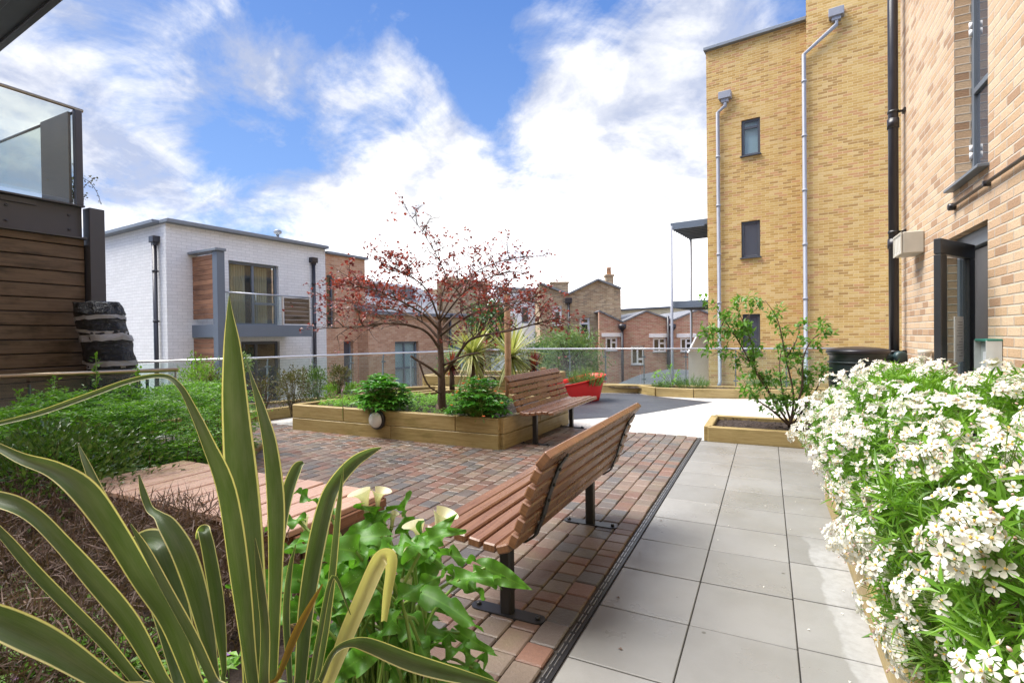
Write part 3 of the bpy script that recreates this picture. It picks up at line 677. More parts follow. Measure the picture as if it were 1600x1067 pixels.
# ================================================================== buildings
def wall(mb, P, d, n, t0, t1, z0, z1, holes=(), th=.30, mi=0):
    P = V(P[0], P[1], 0); d = V(d[0], d[1], 0); n = V(n[0], n[1], 0)
    ts = sorted({t0, t1, *[h[0] for h in holes], *[h[1] for h in holes]}); zs = sorted({z0, z1, *[h[2] for h in holes], *[h[3] for h in holes]})
    def pt(t, z, o=0): return P + d*t - n*o + V(0, 0, z)
    def hole(a, b): return any(h[0] - 1e-6 <= a and b[0] <= h[1] + 1e-6 and h[2] - 1e-6 <= b[1] and b[2] <= h[3] + 1e-6 for h in holes)
    up = d.cross(V(0, 0, 1)).dot(n) > 0
    def q(a, b, c, e): mb.quad(a, b, c, e, None, mi) if up else mb.quad(e, c, b, a, None, mi)
    for a, b in zip(ts[:-1], ts[1:]):
        for e, f in zip(zs[:-1], zs[1:]):
            if any(h[0] - 1e-6 <= a and b <= h[1] + 1e-6 and h[2] - 1e-6 <= e and f <= h[3] + 1e-6 for h in holes): continue
            q(pt(a, e), pt(b, e), pt(b, f), pt(a, f)); q(pt(b, e, th), pt(a, e, th), pt(a, f, th), pt(b, f, th))
    for h in holes:
        a, b, e, f = h
        q(pt(a, e), pt(a, f), pt(a, f, th), pt(a, e, th)); q(pt(b, f), pt(b, e), pt(b, e, th), pt(b, f, th))
        q(pt(a, f), pt(b, f), pt(b, f, th), pt(a, f, th)); q(pt(b, e), pt(a, e), pt(a, e, th), pt(b, e, th))
    q(pt(t0, z1), pt(t1, z1), pt(t1, z1, th), pt(t0, z1, th)); q(pt(t0, z0), pt(t0, z1), pt(t0, z1, th), pt(t0, z0, th)); q(pt(t1, z1), pt(t1, z0), pt(t1, z0, th), pt(t1, z1, th))
def window(parent, P, d, n, h, mat_f, mat_p, fw=.06, rec=.09, mull=(), trans=(), sill=None, back=None, name='window', pane_name='pane', depth=.06, label=None):
    """frame with mullions, glass set back, an optional sill, an optional blind or dark room behind"""
    P = V(P[0], P[1], 0); d = V(d[0], d[1], 0); n = V(n[0], n[1], 0); a, b, e, f = h
    def pt(t, z, o): return P + d*t - n*o + V(0, 0, z)
    mb = MB(); o = rec + depth/2
    def br(p0, p1, w_): mb.bar(p0, p1, depth, w_, .004, 0, False, n) if False else mb.bar(p0, p1, w_, depth, .004, 0, False, n)
    e_ = .002
    br(pt(a + e_, f - fw/2 - e_, o), pt(b - e_, f - fw/2 - e_, o), fw); br(pt(a + e_, e + fw/2 + e_, o), pt(b - e_, e + fw/2 + e_, o), fw)
    br(pt(a + fw/2 + e_, e + fw + .003, o), pt(a + fw/2 + e_, f - fw - .003, o), fw); br(pt(b - fw/2 - e_, e + fw + .003, o), pt(b - fw/2 - e_, f - fw - .003, o), fw)
    for m in mull: br(pt(a + (b - a)*m, e + fw + .003, o), pt(a + (b - a)*m, f - fw - .003, o), fw)
    lo = [0] + sorted(mull) + [1]
    for (m0, m1, z) in trans:
        ta = a + (b - a)*m0 + (fw if m0 == 0 else fw/2) + .003; tb = a + (b - a)*m1 - (fw if m1 == 1 else fw/2) - .003
        zz = e + (f - e)*z; br(pt(ta, zz, o), pt(tb, zz, o), fw)
    fo = part(mb, name, mat_f, parent, label)
    mb = MB(); mb.bar(pt(a + fw*.8, (e+f)/2, o), pt(b - fw*.8, (e+f)/2, o), f - e - fw*1.6, .012, 0, 0, False, n); part(mb, pane_name, mat_p, fo)
    if sill:
        mb = MB(); mb.bar(pt(a - .03, e - .012, rec/2 - .03), pt(b + .03, e - .012, rec/2 - .03), rec + .09, .026, .003, 0, False); part(mb, 'sill', sill, fo)
    if back is not None:
        mb = MB(); mb.bar(pt(a + .01, (e+f)/2, o + .09), pt(b - .01, (e+f)/2, o + .09), f - e - .02, .02, 0, 0, False, n); part(mb, 'blind' if back != M['curtain'] else 'curtain', back, fo)
    return fo
def downpipe(parent, pts, r, mat, hopper=None, clips=(), n=V(0, -1, 0), name='downpipe'):
    mb = MB(); mb.tube(pts, r, 12)
    for p in clips: mb.tube([V(*p) - V(0, 0, .03), V(*p) + V(0, 0, .03)], r*1.22, 12); mb.bar(V(*p), V(*p) - n*.10, .03, .03, 0, 0, False)
    o = part(mb, name, mat, parent)
    if hopper:
        mb = MB(); c, s = hopper; c = V(*c); rot = Matrix((V(-n.y, n.x, 0), n, V(0, 0, 1))).transposed()
        mb.box(c, s, rot, .012); mb.box(c - V(0, 0, s[2]*.7), (s[0]*.6, s[1]*.6, s[2]*.5), rot, .01); part(mb, 'hopper', mat, o)
    return o
# ---- white brick flats
aw_ = R(4.7); fd = V(math.sin(aw_), math.cos(aw_), 0); fn = V(math.cos(aw_), -math.sin(aw_), 0); ld = -fn; ln = -fd
P0 = V(-13.83, 7.85, 0); P0l = P0
wb = thing('apartment_building', 'white painted brick flats with timber clad balcony', 'building', (P0.x, P0.y, -3.4))
T1 = 4.945; ZT = 4.42
H1 = (1.62, 3.185, 1.80, 3.66); H2 = (1.95, 3.185, -.55, 1.335)
mb = MB(); wall(mb, P0, fd, fn, 0, T1, -3.4, ZT, [H1, H2]); wall(mb, P0 + fn*-.302, ld, ln, 0.0, 9, -3.4, ZT)
mb.quad(*(P0 + fd*T1 + V(0, 0, ZT - .3), P0 + fd*T1 - fn*9 + V(0, 0, ZT - .3), P0 - fn*9 + V(0, 0, ZT - .3), P0 + V(0, 0, ZT - .3)))
mb2 = MB(); wall(mb2, P0 - fn*.302 + V(0, 0, 0), ld, ln, -.302, -.0, -3.4, ZT)
part(mb, 'brick_wall', M['brick_white'], wb)
mb = MB(); Pc = P0 + fn*.05 + ln*.05
mb.bar(P0 + fn*.0 + V(0, 0, ZT + .045) + fd*-.06, P0 + fd*T1 + V(0, 0, ZT + .045), .42, .10, .01, 0, False)
mb.bar(P0 + ld*.23 - ln*.0 + V(0, 0, ZT + .045), P0 + ld*9.3 + V(0, 0, ZT + .045), .42, .098, .01, 0, False); part(mb, 'roof_coping', M['coping'], wb)
wd = window(wb, P0, fd, fn, H1, M['grey_steel'], M['glass_clear'], .075, .10, (.50,), ((.5, 1, .36),), None, None, 'balcony_door')
mb = MB()                                                                       # pleated curtains behind the balcony door
def pleats(mb, P, d, n, a, b, e, f, o, amp=.03, pitch=.085):
    k = int((b - a)/.012); vs = []
    for i in range(k + 1):
        t_ = a + (b - a)*i/k; off = amp*math.sin(2*PI*(t_ + .02*math.sin(t_*9))/pitch)
        p = P + d*t_ - n*(o + off); vs += [p + V(0, 0, e), p + V(0, 0, f)]
    mb.add(vs, [(2*i, 2*i + 2, 2*i + 3, 2*i + 1) for i in range(k)], None, 0, True)
pleats(mb, P0, fd, fn, 1.66, 2.30, 1.82, 3.60, .32); pleats(mb, P0, fd, fn, 2.55, 3.0, 1.82, 3.60, .34); part(mb, 'curtain', M['curtain'], wd)
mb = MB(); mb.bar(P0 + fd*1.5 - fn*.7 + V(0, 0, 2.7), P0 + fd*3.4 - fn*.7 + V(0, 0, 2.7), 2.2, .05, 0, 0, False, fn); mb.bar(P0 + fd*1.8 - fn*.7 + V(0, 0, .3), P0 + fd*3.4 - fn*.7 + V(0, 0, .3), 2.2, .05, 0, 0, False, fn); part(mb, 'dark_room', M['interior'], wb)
mb = MB(); mb.tube([P0 + fd*2.46 + fn*-.06 + V(0, 0, 2.55), P0 + fd*2.46 + fn*-.06 + V(0, 0, 2.75)], .012, 8); part(mb, 'handle', M['white_upvc'], wd)
window(wb, P0, fd, fn, H2, M['dark_steel'], M['pane'], .08, .10, (.42,), (), None, None, 'patio_door')
# projecting balcony
tf, EO = .66, 1.24
def B(t_, o_, z_): return P0 + fd*t_ + fn*o_ + V(0, 0, z_)
bal = MB()
for zz in np.arange(-3.3, 3.60, .128):
    if 1.40 < zz < 1.86: continue
    bal.bar(B(tf, .01, zz + .06), B(tf, EO - .17, zz + .06), .05, .120, .004)
part(bal, 'timber_screen', M['clad_red'], wb)
mb = MB(); mb.bar(B(tf + .02, EO - .06, -3.4), B(tf + .02, EO - .06, 3.66), .20, .22, .006, 0, False, fn); part(mb, 'steel_column', M['grey_steel'], wb)
mb = MB(); mb.bar(B(tf, -.0, 3.70), B(tf, EO + .10, 3.70), .28, .07, .006, 0, False); part(mb, 'screen_coping', M['coping'], wb)
tE = vt(487, 520, B(0, EO, 0), fd)[0]
mb = MB(); mb.bar(B(tf + .14, EO - .04, 1.63), B(tE, EO - .04, 1.63), .12, .33, .006, 0, False); mb.bar(B(tf, .0, 1.63), B(tf, EO - .18, 1.63), .12, .33, .006, 0, False); mb.bar(B(tf + .1, EO/2 - .06, 1.74), B(tE, EO/2 - .06, 1.74), EO - .10, .08, 0, 0, False)
mb.bar(B(tE - .06, .0, 1.63), B(tE - .06, EO - .11, 1.63), .12, .32, .006, 0, False); part(mb, 'balcony_floor', M['grey_steel'], wb)
tg0 = vt(441, 480, B(0, EO, 0), fd)[0]; tp0 = vt(443, 480, B(0, EO, 0), fd)[0]; zr = vt(441, 462, B(0, EO, 0), fd)[1]
mb = MB(); mb.bar(B(tf + .2, EO - .05, 1.80 + (zr - 1.8)/2), B(tg0, EO - .05, 1.80 + (zr - 1.8)/2), zr - 1.82, .012, 0, 0, False, fn); part(mb, 'glass_panel', M['glass'], wb)
mb = MB(); mb.tube([B(tf + .12, EO - .05, zr), B(tE - .02, EO - .05, zr)], .022, 8); mb.bar(B(tp0, EO - .05, 1.8), B(tp0, EO - .05, zr), .03, .03, 0, 0, False)
mb.bar(B(tE - .03, EO - .05, 1.8), B(tE - .03, EO - .05, zr), .03, .03, 0, 0, False); mb.tube([B(tE - .03, EO - .05, zr), B(tE - .03, .0, zr)], .02, 8); part(mb, 'handrail', M['stainless'], wb)
mb = MB(); zz = 1.83
while zz < zr - .1: mb.bar(B(tp0 + .06, EO - .05, zz + .06), B(tE - .05, EO - .05, zz + .06), .025, .118, .004, 0, True, fn) if False else mb.bar(B(tp0 + .06, EO - .05, zz + .06), B(tE - .05, EO - .05, zz + .06), .025, .118, .004); zz += .126
part(mb, 'timber_panel', M['clad'], wb)
for nm, P_, d_, n_, px, pyt in (('a', P0, ld, ln, 247, 375), ('b', P0, fd, fn, 487, 407)):
    t_, z_ = vt(px, pyt, P_, d_); b_ = P_ + d_*t_ + n_*.09
    downpipe(wb, [b_ + V(0, 0, -3.3), b_ + V(0, 0, z_ - .1)], .055, M['black_plastic'], ((b_.x, b_.y, z_), (.24, .17, .17)), [(b_.x, b_.y, q) for q in (.2, 1.9, 3.2)], n_)
# roof vents
mb = MB(); q = P0 + fd*4.0 - fn*1.2; mb.tube([q + V(0, 0, ZT - .3), q + V(0, 0, ZT + .5)], .05, 8); mb.lathe([(.05, 0), (.13, .05), (.13, .12), (.05, .17)], q + V(0, 0, ZT + .48), 10); part(mb, 'roof_vent', M['coping'], wb)
# ---- orange brick flats next door
ob = thing('apartment_building', 'orange brick flats joined to the white painted block', 'building', (*(P0 + fd*5.9)[:2], -3.4))
T2 = 6.71; ZO = 4.28
h1 = (4.985, 5.30, 1.75, 3.56); h2 = (5.675, 6.11, -.85, 1.30)
mb = MB(); wall(mb, P0, fd, fn, T1 + .004, T2, -3.4, ZO, [h1, h2]); wall(mb, P0 + fd*T2 - fn*.302, -fn, fd, 0, 6, -3.4, ZO); part(mb, 'brick_wall', M['brick_orange'], ob)
mb = MB(); mb.bar(P0 + fd*(T1 + .01) - fn*.1 + V(0, 0, ZO + .04), P0 + fd*(T2 + .1) - fn*.1 + V(0, 0, ZO + .04), .42, .09, .01, 0, False); part(mb, 'roof_coping', M['coping'], ob)
window(ob, P0, fd, fn, h1, M['grey_steel'], M['pane'], .05, .1, (), ((0, 1, .45),)); window(ob, P0, fd, fn, h2, M['grey_steel'], M['pane_sky'], .06, .14, (), (), None, None, 'door')
# ---- orange terrace with the slate roof
tb_ = thing('terraced_house', 'low orange brick terrace with grey slate roof behind the red leaved tree', 'building', (*(P0 + fd*10)[:2], -3.4))
PO = P0 + fn*.55
t3a = vt(575, 500, PO, fd)[0]; t3b = vt(700, 520, PO, fd)[0]; ze = vt(640, 492, PO, fd)[1]
holes = []
for (x0, x1, y0, y1) in ((617, 655, 534, 602),):
    a0, z1_ = vt(x0, y0, PO, fd); a1, z0_ = vt(x1, y1, PO, fd); holes.append((a0, a1, z0_, z1_))
mb = MB(); wall(mb, PO, fd, fn, t3a, t3b, -3.4, ze, holes); wall(mb, PO + fd*t3a, -fn, -fd, .302, 5, -3.4, ze); part(mb, 'brick_wall', M['brick_orange'], tb_)
window(tb_, PO, fd, fn, holes[0], M['grey_steel'], M['glass_clear'], .07, .12, (.48,), ((0, 1, .42),), None, M['pale_sky_blind'])
def slope(mb, P, d, n, t0, t1, z0, z1, back, over=.2, th=.12):
    a, b = P + d*t0 + n*over, P + d*t1 + n*over; c, e = P + d*t1 - n*back, P + d*t0 - n*back
    a, b, c, e = a + V(0, 0, z0), b + V(0, 0, z0), c + V(0, 0, z1), e + V(0, 0, z1); u = V(0, 0, th)
    mb.add([a, b, c, e, a + u, b + u, c + u, e + u], [(3, 2, 1, 0), (4, 5, 6, 7), (0, 1, 5, 4), (1, 2, 6, 5), (2, 3, 7, 6), (3, 0, 4, 7)])
zr_ = 4.0
mb = MB(); slope(mb, PO, fd, fn, t3a - .15, t3b + 3, ze - .04, zr_, 4.6); part(mb, 'slate_roof', M['slate'], tb_)
mb = MB(); q = PO + fd*t3b + fn*.12; mb.tube([q + V(0, 0, -3), q + V(0, 0, ze)], .06, 10); mb.lathe([(.06, 0), (.14, .08), (.14, .2)], q + V(0, 0, ze - .1), 10); part(mb, 'downpipe', M['black_plastic'], tb_)
for px_ in ():
    t_ = vt(px_, 480, PO - fn*4.5, fd)[0]; m = PO + fd*t_ - fn*4.5
    mb = MB(); mb.box((m.x, m.y, zr_ + .25), (.55, .9, 1.1), Matrix.Rotation(-aw_, 3, 'Z'), .01); mb.box((m.x, m.y, zr_ + .83), (.65, 1.0, .1), Matrix.Rotation(-aw_, 3, 'Z'), .01); ch = part(mb, 'chimney', M['brick_orange'], tb_)
    for k in (-.25, .25):
        mb = MB(); mb.lathe([(.12, 0), (.10, .4), (.13, .42), (.11, .46)], m + fd*k + V(0, 0, zr_ + .88), 10); part(mb, 'chimney_pot', M['brick_orange'], ch)
for t_ in (t3a + 2.2, t3a + 4.0):
    mb = MB(); m = PO + fd*t_ - fn*2.2; zz = ze + (zr_ - ze)*.48; mb.box(m + V(0, 0, zz + .25), (.9, .9, .5), None, .01); part(mb, 'dormer', M['grey_steel'], tb_)
# ---- brown brick end house of that terrace
eb = thing('terraced_house', 'brown brick end house with grey doors beyond the orange terrace', 'building', (*(PO + fd*(t3b + 1.5))[:2], -3.4))
t4b = vt(762, 520, PO, fd)[0]; holes = []
for (x0, x1, y0, y1) in ((690, 735, 534, 600), (726, 741, 499, 513)):
    a0, z1_ = vt(x0, y0, PO, fd); a1, z0_ = vt(x1, y1, PO, fd); holes.append((a0 + .1, a1, z0_, z1_))
zb = vt(755, 446, PO, fd)[1]
mb = MB(); wall(mb, PO, fd, fn, t3b + .004, t4b, -3.4, zb, holes); wall(mb, PO + fd*t4b, -fn, fd, .302, 6, -3.4, zb); part(mb, 'brick_wall', M['brick_brown'], eb)
window(eb, PO, fd, fn, holes[0], M['grey_steel'], M['glass_clear'], .08, .12, (.5,), (), None, M['pale_sky_blind'], 'patio_door'); window(eb, PO, fd, fn, holes[1], M['dark_steel'], M['pane'], .06)
mb = MB(); mb.bar(PO + fd*(t3b + .01) - fn*.1 + V(0, 0, zb + .08), PO + fd*(t4b + .1) - fn*.1 + V(0, 0, zb + .08), .45, .16, .01, 0, False); part(mb, 'parapet', M['render_cream'], eb)
# ---- generic house facing the camera
vd = V(math.cos(R(26.5)), math.sin(R(26.5)), 0); vn = V(math.sin(R(26.5)), -math.cos(R(26.5)), 0)
def at(px, py, dep): p = D(px, py, dep); return p
def gable_wall(mb, P, d, n, prof, z0, holes, th=.3):
    """a wall whose top follows prof [(t, z)...]; holes must lie below the lowest top"""
    zl = min(z for _, z in prof) - .02
    wall(mb, P, d, n, prof[0][0], prof[-1][0], z0, zl, holes, th)
    Pv = V(P[0], P[1], 0); k = len(prof)
    fr = [Pv + d*t_ + V(0, 0, z) for t_, z in prof] + [Pv + d*prof[-1][0] + V(0, 0, zl + .0), Pv + d*prof[0][0] + V(0, 0, zl + .0)]
    bk = [p - n*th for p in fr]; m = len(fr)
    mb.add(fr + bk, [tuple(range(m)), tuple(range(m, 2*m))[::-1]] + [(i, m + i, m + (i+1) % m, (i+1) % m) for i in range(m)])
oh = thing('brick_house', 'tall weathered brown brick house with V shaped roof and chimneys', 'building', (*D(905, 500, 28)[:2], -3.4))
PB = D(905, 500, 28.0)
def T(px, py): return vt(px, py, PB, vd)
prof = [T(*p) for p in ((843, 444), (888, 461), (934, 438.5), (970, 452.5))]
def hol(lst):
    o = []
    for (x0, y0, x1, y1) in lst:
        a0, z1_ = T(x0, y0); a1, z0_ = T(x1, y1); o.append((a0, a1, z0_, z1_))
    return o
hs = hol([(863, 477, 878, 508), (905.5, 496, 922, 530)])
mb = MB(); gable_wall(mb, PB, vd, vn, prof, -3.4, hs); wall(mb, PB + vd*prof[-1][0], -vn, vd, .302, 9, -3.4, prof[-1][1] - .1); wall(mb, PB + vd*prof[0][0], -vn, -vd, .302, 9, -3.4, prof[0][1] - .1); part(mb, 'brick_wall', M['brick_brown'], oh)
for h in hs: window(oh, PB, vd, vn, h, M['white_upvc'], M['pane'], .11, .08, (), ((0, 1, .72),), M['white_upvc'], None, 'sash_window')
mb = MB()
for (a, b) in zip(prof[:-1], prof[1:]):
    pa, pb = PB.xy, None
    A = V(PB.x, PB.y, 0) + vd*a[0] + V(0, 0, a[1] + .06) - vn*4; Bq = V(PB.x, PB.y, 0) + vd*b[0] + V(0, 0, b[1] + .06) - vn*4
    mb.bar(A, Bq, 8.3, .10, .0, 0, False)
part(mb, 'roof', M['coping'], oh)
for (px, py, w_, h_, m_) in ((874, 458, .95, 1.0, 'brick_brown'), (951.5, 447, .42, 2.6, 'brick_brown')):
    q = D(px, py, 28.6 if px < 900 else 28.2)
    mb = MB(); mb.box((q.x, q.y, q.z - h_/2 + .55), (w_, .5, h_), Matrix.Rotation(R(26.5), 3, 'Z'), .01); mb.box((q.x, q.y, q.z + .56), (w_ + .1, .6, .10), Matrix.Rotation(R(26.5), 3, 'Z'), .01)
    ch = part(mb, 'chimney', M[m_], oh)
    mb = MB()
    for k in (() if w_ > .6 else (0,)): mb.lathe([(.14, 0), (.12, .35), (.15, .38), (.13, .42)], q + vd*k + V(0, 0, .6), 12)
    if mb.v: part(mb, 'chimney_pot', M['brick_orange'], ch)
t_, _ = T(888, 470); 
mb = MB(); q = V(PB.x, PB.y, 0) + vd*t_ + vn*.12; zt = T(888, 470)[1]; mb.tube([q + V(0, 0, -3), q + V(0, 0, zt)], .07, 8); mb.box(q + V(0, 0, zt), (.35, .25, .3), Matrix.Rotation(R(26.5), 3, 'Z'), .02); part(mb, 'downpipe', M['black_plastic'], oh)
lr = thing('terraced_house', 'low red brick row with pointed gables and white windows', 'building', (*D(1040, 520, 26)[:2], -3.4))
PB = D(1030, 520, 26.5)
prof = [T(*p) for p in ((936, 487), (973, 504.5), (1010, 487.5), (1051, 502), (1092, 485), (1120, 496))]
hs = hol([(946, 527, 965, 548), (986, 540, 1007, 570), (1020, 528, 1041, 550), (1063, 528, 1082, 550)])
mb = MB(); gable_wall(mb, PB, vd, vn, prof, -3.4, hs); part(mb, 'brick_wall', M['brick_red'], lr)
for h in hs: window(lr, PB, vd, vn, h, M['white_upvc'], M['pane'], .09, .06, (.5,), ((.5, 1, .62),) if h is not hs[1] else ((.5, 1, .3),), M['coping'], None)
for h in (hs[0], hs[2], hs[3]):
    mb = MB(); p = V(PB.x, PB.y, 0) + vn*.012; mb.bar(p + vd*(h[0] - .2) + V(0, 0, h[3] + .12), p + vd*(h[1] + .2) + V(0, 0, h[3] + .12), .05, .2, .004, 0, False); part(mb, 'lintel', M['white_upvc'], lr)
mb = MB()
for (a, b) in zip(prof[:-1], prof[1:]):
    A = V(PB.x, PB.y, 0) + vd*a[0] + V(0, 0, a[1] + .05) - vn*3.4; Bq = V(PB.x, PB.y, 0) + vd*b[0] + V(0, 0, b[1] + .05) - vn*3.4
    mb.bar(A, Bq, 6.9, .08, .0, 0, False)
part(mb, 'roof', M['slate'], lr)
for px in (971.5, 1043, 1049):
    q = V(PB.x, PB.y, 0) + vd*T(px, 520)[0] + vn*.12; zt = T(px, 511 if px != 1043 else 494)[1]
    mb = MB(); mb.tube([q + V(0, 0, -3), q + V(0, 0, zt)], .07, 8)
    if px != 1043: mb.lathe([(.07, 0), (.2, .15), (.2, .35)], q + V(0, 0, zt - .2), 10)
    part(mb, 'downpipe', M['black_plastic'], lr)
cw = thing('industrial_building', 'long cream rendered wall rising behind the red brick row', 'building', (*D(1040, 490, 36)[:2], -3.4))
PB = D(1040, 490, 37); a = T(960, 486); b = T(1180, 474)
mb = MB(); gable_wall(mb, PB, vd, vn, [a, b], -3.4, []); part(mb, 'rendered_wall', M['render_cream'], cw)
mb = MB(); mb.bar(V(PB.x, PB.y, 0) + vd*a[0] + V(0, 0, a[1] + .06), V(PB.x, PB.y, 0) + vd*b[0] + V(0, 0, b[1] + .06), .5, .12, 0, 0, False); part(mb, 'parapet', M['roof_felt'], cw)
wh = thing('rendered_house', 'white rendered house beyond the wooden pole', 'building', (*D(815, 500, 34)[:2], -3.4))
PB = D(815, 500, 34); a = T(778, 452); b = T(846, 456); hs = hol([(815, 480, 826, 505)])
mb = MB(); gable_wall(mb, PB, vd, vn, [a, b], -3.4, hs); wall(mb, PB + vd*a[0], -vn, -vd, .302, 7, -3.4, a[1] - .1); part(mb, 'rendered_wall', M['render_white'], wh)
window(wh, PB, vd, vn, hs[0], M['grey_steel'], M['pane'], .09, .1)
mb = MB(); A = V(PB.x, PB.y, 0) - vn*3.5; mb.bar(A + vd*(a[0] - .2) + V(0, 0, a[1] + .1), A + vd*(b[0] + .2) + V(0, 0, b[1] + .1), 7.5, .14, 0, 0, False); part(mb, 'roof', M['coping'], wh)
# ---- flat felt roof and frosted screen beyond the rail
fr_ = thing('flat_roof_shed', 'dark felt roofed outbuilding sloping down beyond the glass rail', 'building', (*D(1030, 590, 17)[:2], -3.4))
pts = [D(*p) for p in ((930, 614, 15.0), (1000, 585, 17.5), (1045, 576.5, 19), (1104, 579, 19), (1106, 606, 15.2))]
mb = MB(); c = list(pts); k = len(c); mb.add(c + [V(p.x, p.y, -3.4) for p in c], [tuple(range(k))[::-1]] + [(i, (i+1) % k, k + (i+1) % k, k + i) for i in range(k)]); part(mb, 'felt_roof', M['roof_felt'], fr_)
# ---- yellow brick tower
TP = V(-1.24, 15.45, 0); td = V(.991, -.13, 0).normalized(); tn = V(td.y, -td.x, 0)
tw = thing('apartment_tower', 'tall yellow stock brick block with grey downpipes', 'building', (TP.x, TP.y, -3.4))
tL = vt(1105, 300, TP, td)[0]; tS = vt(1257, 300, TP, td)[0]; ZW = 9.33
hs = []
for (x0, x1, y0, y1) in ((1158, 1188, 189, 240), (1158, 1188, 347, 401), (1160, 1188, 491, 548)):
    a0, z1_ = vt(x0, y0, TP, td); a1, z0_ = vt(x1, y1, TP, td); hs.append((a0, a1, z0_, z1_))
mb = MB(); wall(mb, TP, td, tn, tL, tS + .3, -3.4, ZW, hs); wall(mb, TP + td*tL, -tn, -td, .302, 9, -3.4, ZW)
PR = TP + tn*.32; tR0 = vt(1261, 300, PR, td)[0]; wall(mb, PR, td, tn, tR0, tR0 + 5.5, -3.4, 13.5); wall(mb, PR + td*tR0, -tn, -td, .302, 9, -3.4, 13.5)
part(mb, 'brick_wall', M['brick_yellow'], tw)
mb = MB(); mb.bar(TP + td*(tL - .05) - tn*.1 + V(0, 0, ZW + .04), TP + td*(tR0 - .01) - tn*.1 + V(0, 0, ZW + .04), .45, .09, .01, 0, False); mb.bar(TP + td*(tL + .11) - tn*.34 + V(0, 0, ZW + .038), TP + td*(tL + .11) - tn*9 + V(0, 0, ZW + .038), .4, .088, .01, 0, False); part(mb, 'roof_coping', M['coping'], tw)
for i, h in enumerate(hs): window(tw, TP, td, tn, h, M['dark_steel'], M['glass_clear'] if i == 0 else M['pane_sky'], .065, .05, (), ((0, 1, .78),) if i == 0 else (), M['dark_steel'], M['pale_sky_blind'] if i == 0 else None)
for (px, pyt, hx, hy, P_) in ((1122.5, 178, 1134, 152, TP), (1256.5, 88, 1307, 24, PR)):
    t0_, z0_ = vt(px, pyt, P_, td); t1_, z1_ = vt(hx, hy, P_, td); b_ = P_ + td*t0_ + tn*.09; h_ = P_ + td*t1_ + tn*.10
    downpipe(tw, [b_ + V(0, 0, -.05) + tn*.12, b_ + V(0, 0, .05), b_ + V(0, 0, z0_), h_ + V(0, 0, z1_ - .28), h_ + V(0, 0, z1_ - .1)], .05, M['grey_pipe'], ((h_.x, h_.y, z1_), (.32, .2, .2)), [(b_.x, b_.y, q) for q in np.arange(.9, z0_, 1.35)], tn)
# steel balconies on the side of the tower
for zt in (vt(1062, 350, TP, td)[1], vt(1062, 474, TP, td)[1]):
    zt = zt*1.0
    c = TP + td*(tL - .55)
    mb = MB(); mb.bar(c + tn*-.1 + V(0, 0, zt), c - tn*2.2 + V(0, 0, zt), 1.06, .16, .01, 0, False)
    for k in range(9): mb.bar(c + td*.45 - tn*(.1 + k*.24) + V(0, 0, zt - .1), c - td*.5 - tn*(.1 + k*.24) + V(0, 0, zt - .1), .06, .05, 0, 0, False)
    part(mb, 'balcony_floor', M['grey_steel'], tw)
for k, q in enumerate((TP + td*(tL - 1.02) + tn*.02, TP + td*(tL - 1.02) - tn*2.1)):
    mb = MB(); mb.tube([q + V(0, 0, -3.4), q + V(0, 0, vt(1062, 352, TP, td)[1])], .04, 8); part(mb, 'balcony_post', M['grey_pipe'], tw)
for zt in ():
    c = TP + td*(tL - 1.0); mb = MB(); mb.bar(c + tn*.0 + V(0, 0, zt + .62), c - tn*2.1 + V(0, 0, zt + .62), 1.05, .012, 0, 0, False, td); part(mb, 'balcony_glass', M['glass_frosted'], tw)
q0 = TP + td*(tL - 1.2); 
fs = thing('white_screen', 'frosted white screen panel standing beside the yellow tower', 'screen', (q0.x, q0.y, -3.4))
a = D(1076, 600, 15.6); b = D(1107, 600, 15.6); za = D(1076, 553, 15.6).z; zb_ = D(1107, 521, 15.6).z; zc = D(1090, 527, 15.6).z
m_ = D(1090, 600, 15.6)
poly = [V(a.x, a.y, -3.4), V(b.x, b.y, -3.4), V(b.x, b.y, zb_), V(m_.x, m_.y, zc), V(a.x, a.y, za)]; bk = [p + V(.0, .05, 0) for p in poly]
mb = MB(); mb.add(poly + bk, [(0, 1, 2, 3, 4), (9, 8, 7, 6, 5)] + [(i, 5 + i, 5 + (i+1) % 5, (i+1) % 5) for i in range(5)]); part(mb, 'panel', M['render_white'], fs)
mb = MB(); mb.bar(V(a.x, a.y, za + .03), V(m_.x, m_.y, zc + .03), .1, .05, 0, 0, False); mb.bar(V(m_.x, m_.y, zc + .03), V(b.x, b.y, zb_ + .03), .1, .05, 0, 0, False); part(mb, 'capping', M['render_white'], fs)
# ---- buff brick block on the path side
XW = 1.55; wn_ = V(-1, 0, 0); wy = V(0, 1, 0)
rb = thing('apartment_building', 'buff brick flats with the open grey door beside the path', 'building', (XW, 4, 0))
HD = (5.26, 6.28, 0.02, 2.27); zs0 = 2.70; HWn = (5.25, 6.05, zs0, 6.6)
mb = MB(); wall(mb, (XW, 0), wy, wn_, -6, 8.13, -.3, 9.5, [HD, HWn]); wall(mb, (XW + .302, 8.13), V(1, 0, 0), V(0, 1, 0), 0, 1.5, -.3, 9.5); part(mb, 'brick_wall', M['brick_buff'], rb)
window(rb, (XW, 0), wy, wn_, HWn, M['grey_steel'], M['pane_sky'], .055, .12, (), ((0, 1, .215),), M['grey_steel'])
mb = MB()
for z_ in (2.95, 4.05):
    for k in (0, .05): mb.tube([V(XW + .11, 6.02, z_ + k*1.3), V(XW + .11, 6.02, z_ + .055 + k*1.3)], .014, 8)
part(mb, 'hinge', M['white_upvc'], rb)
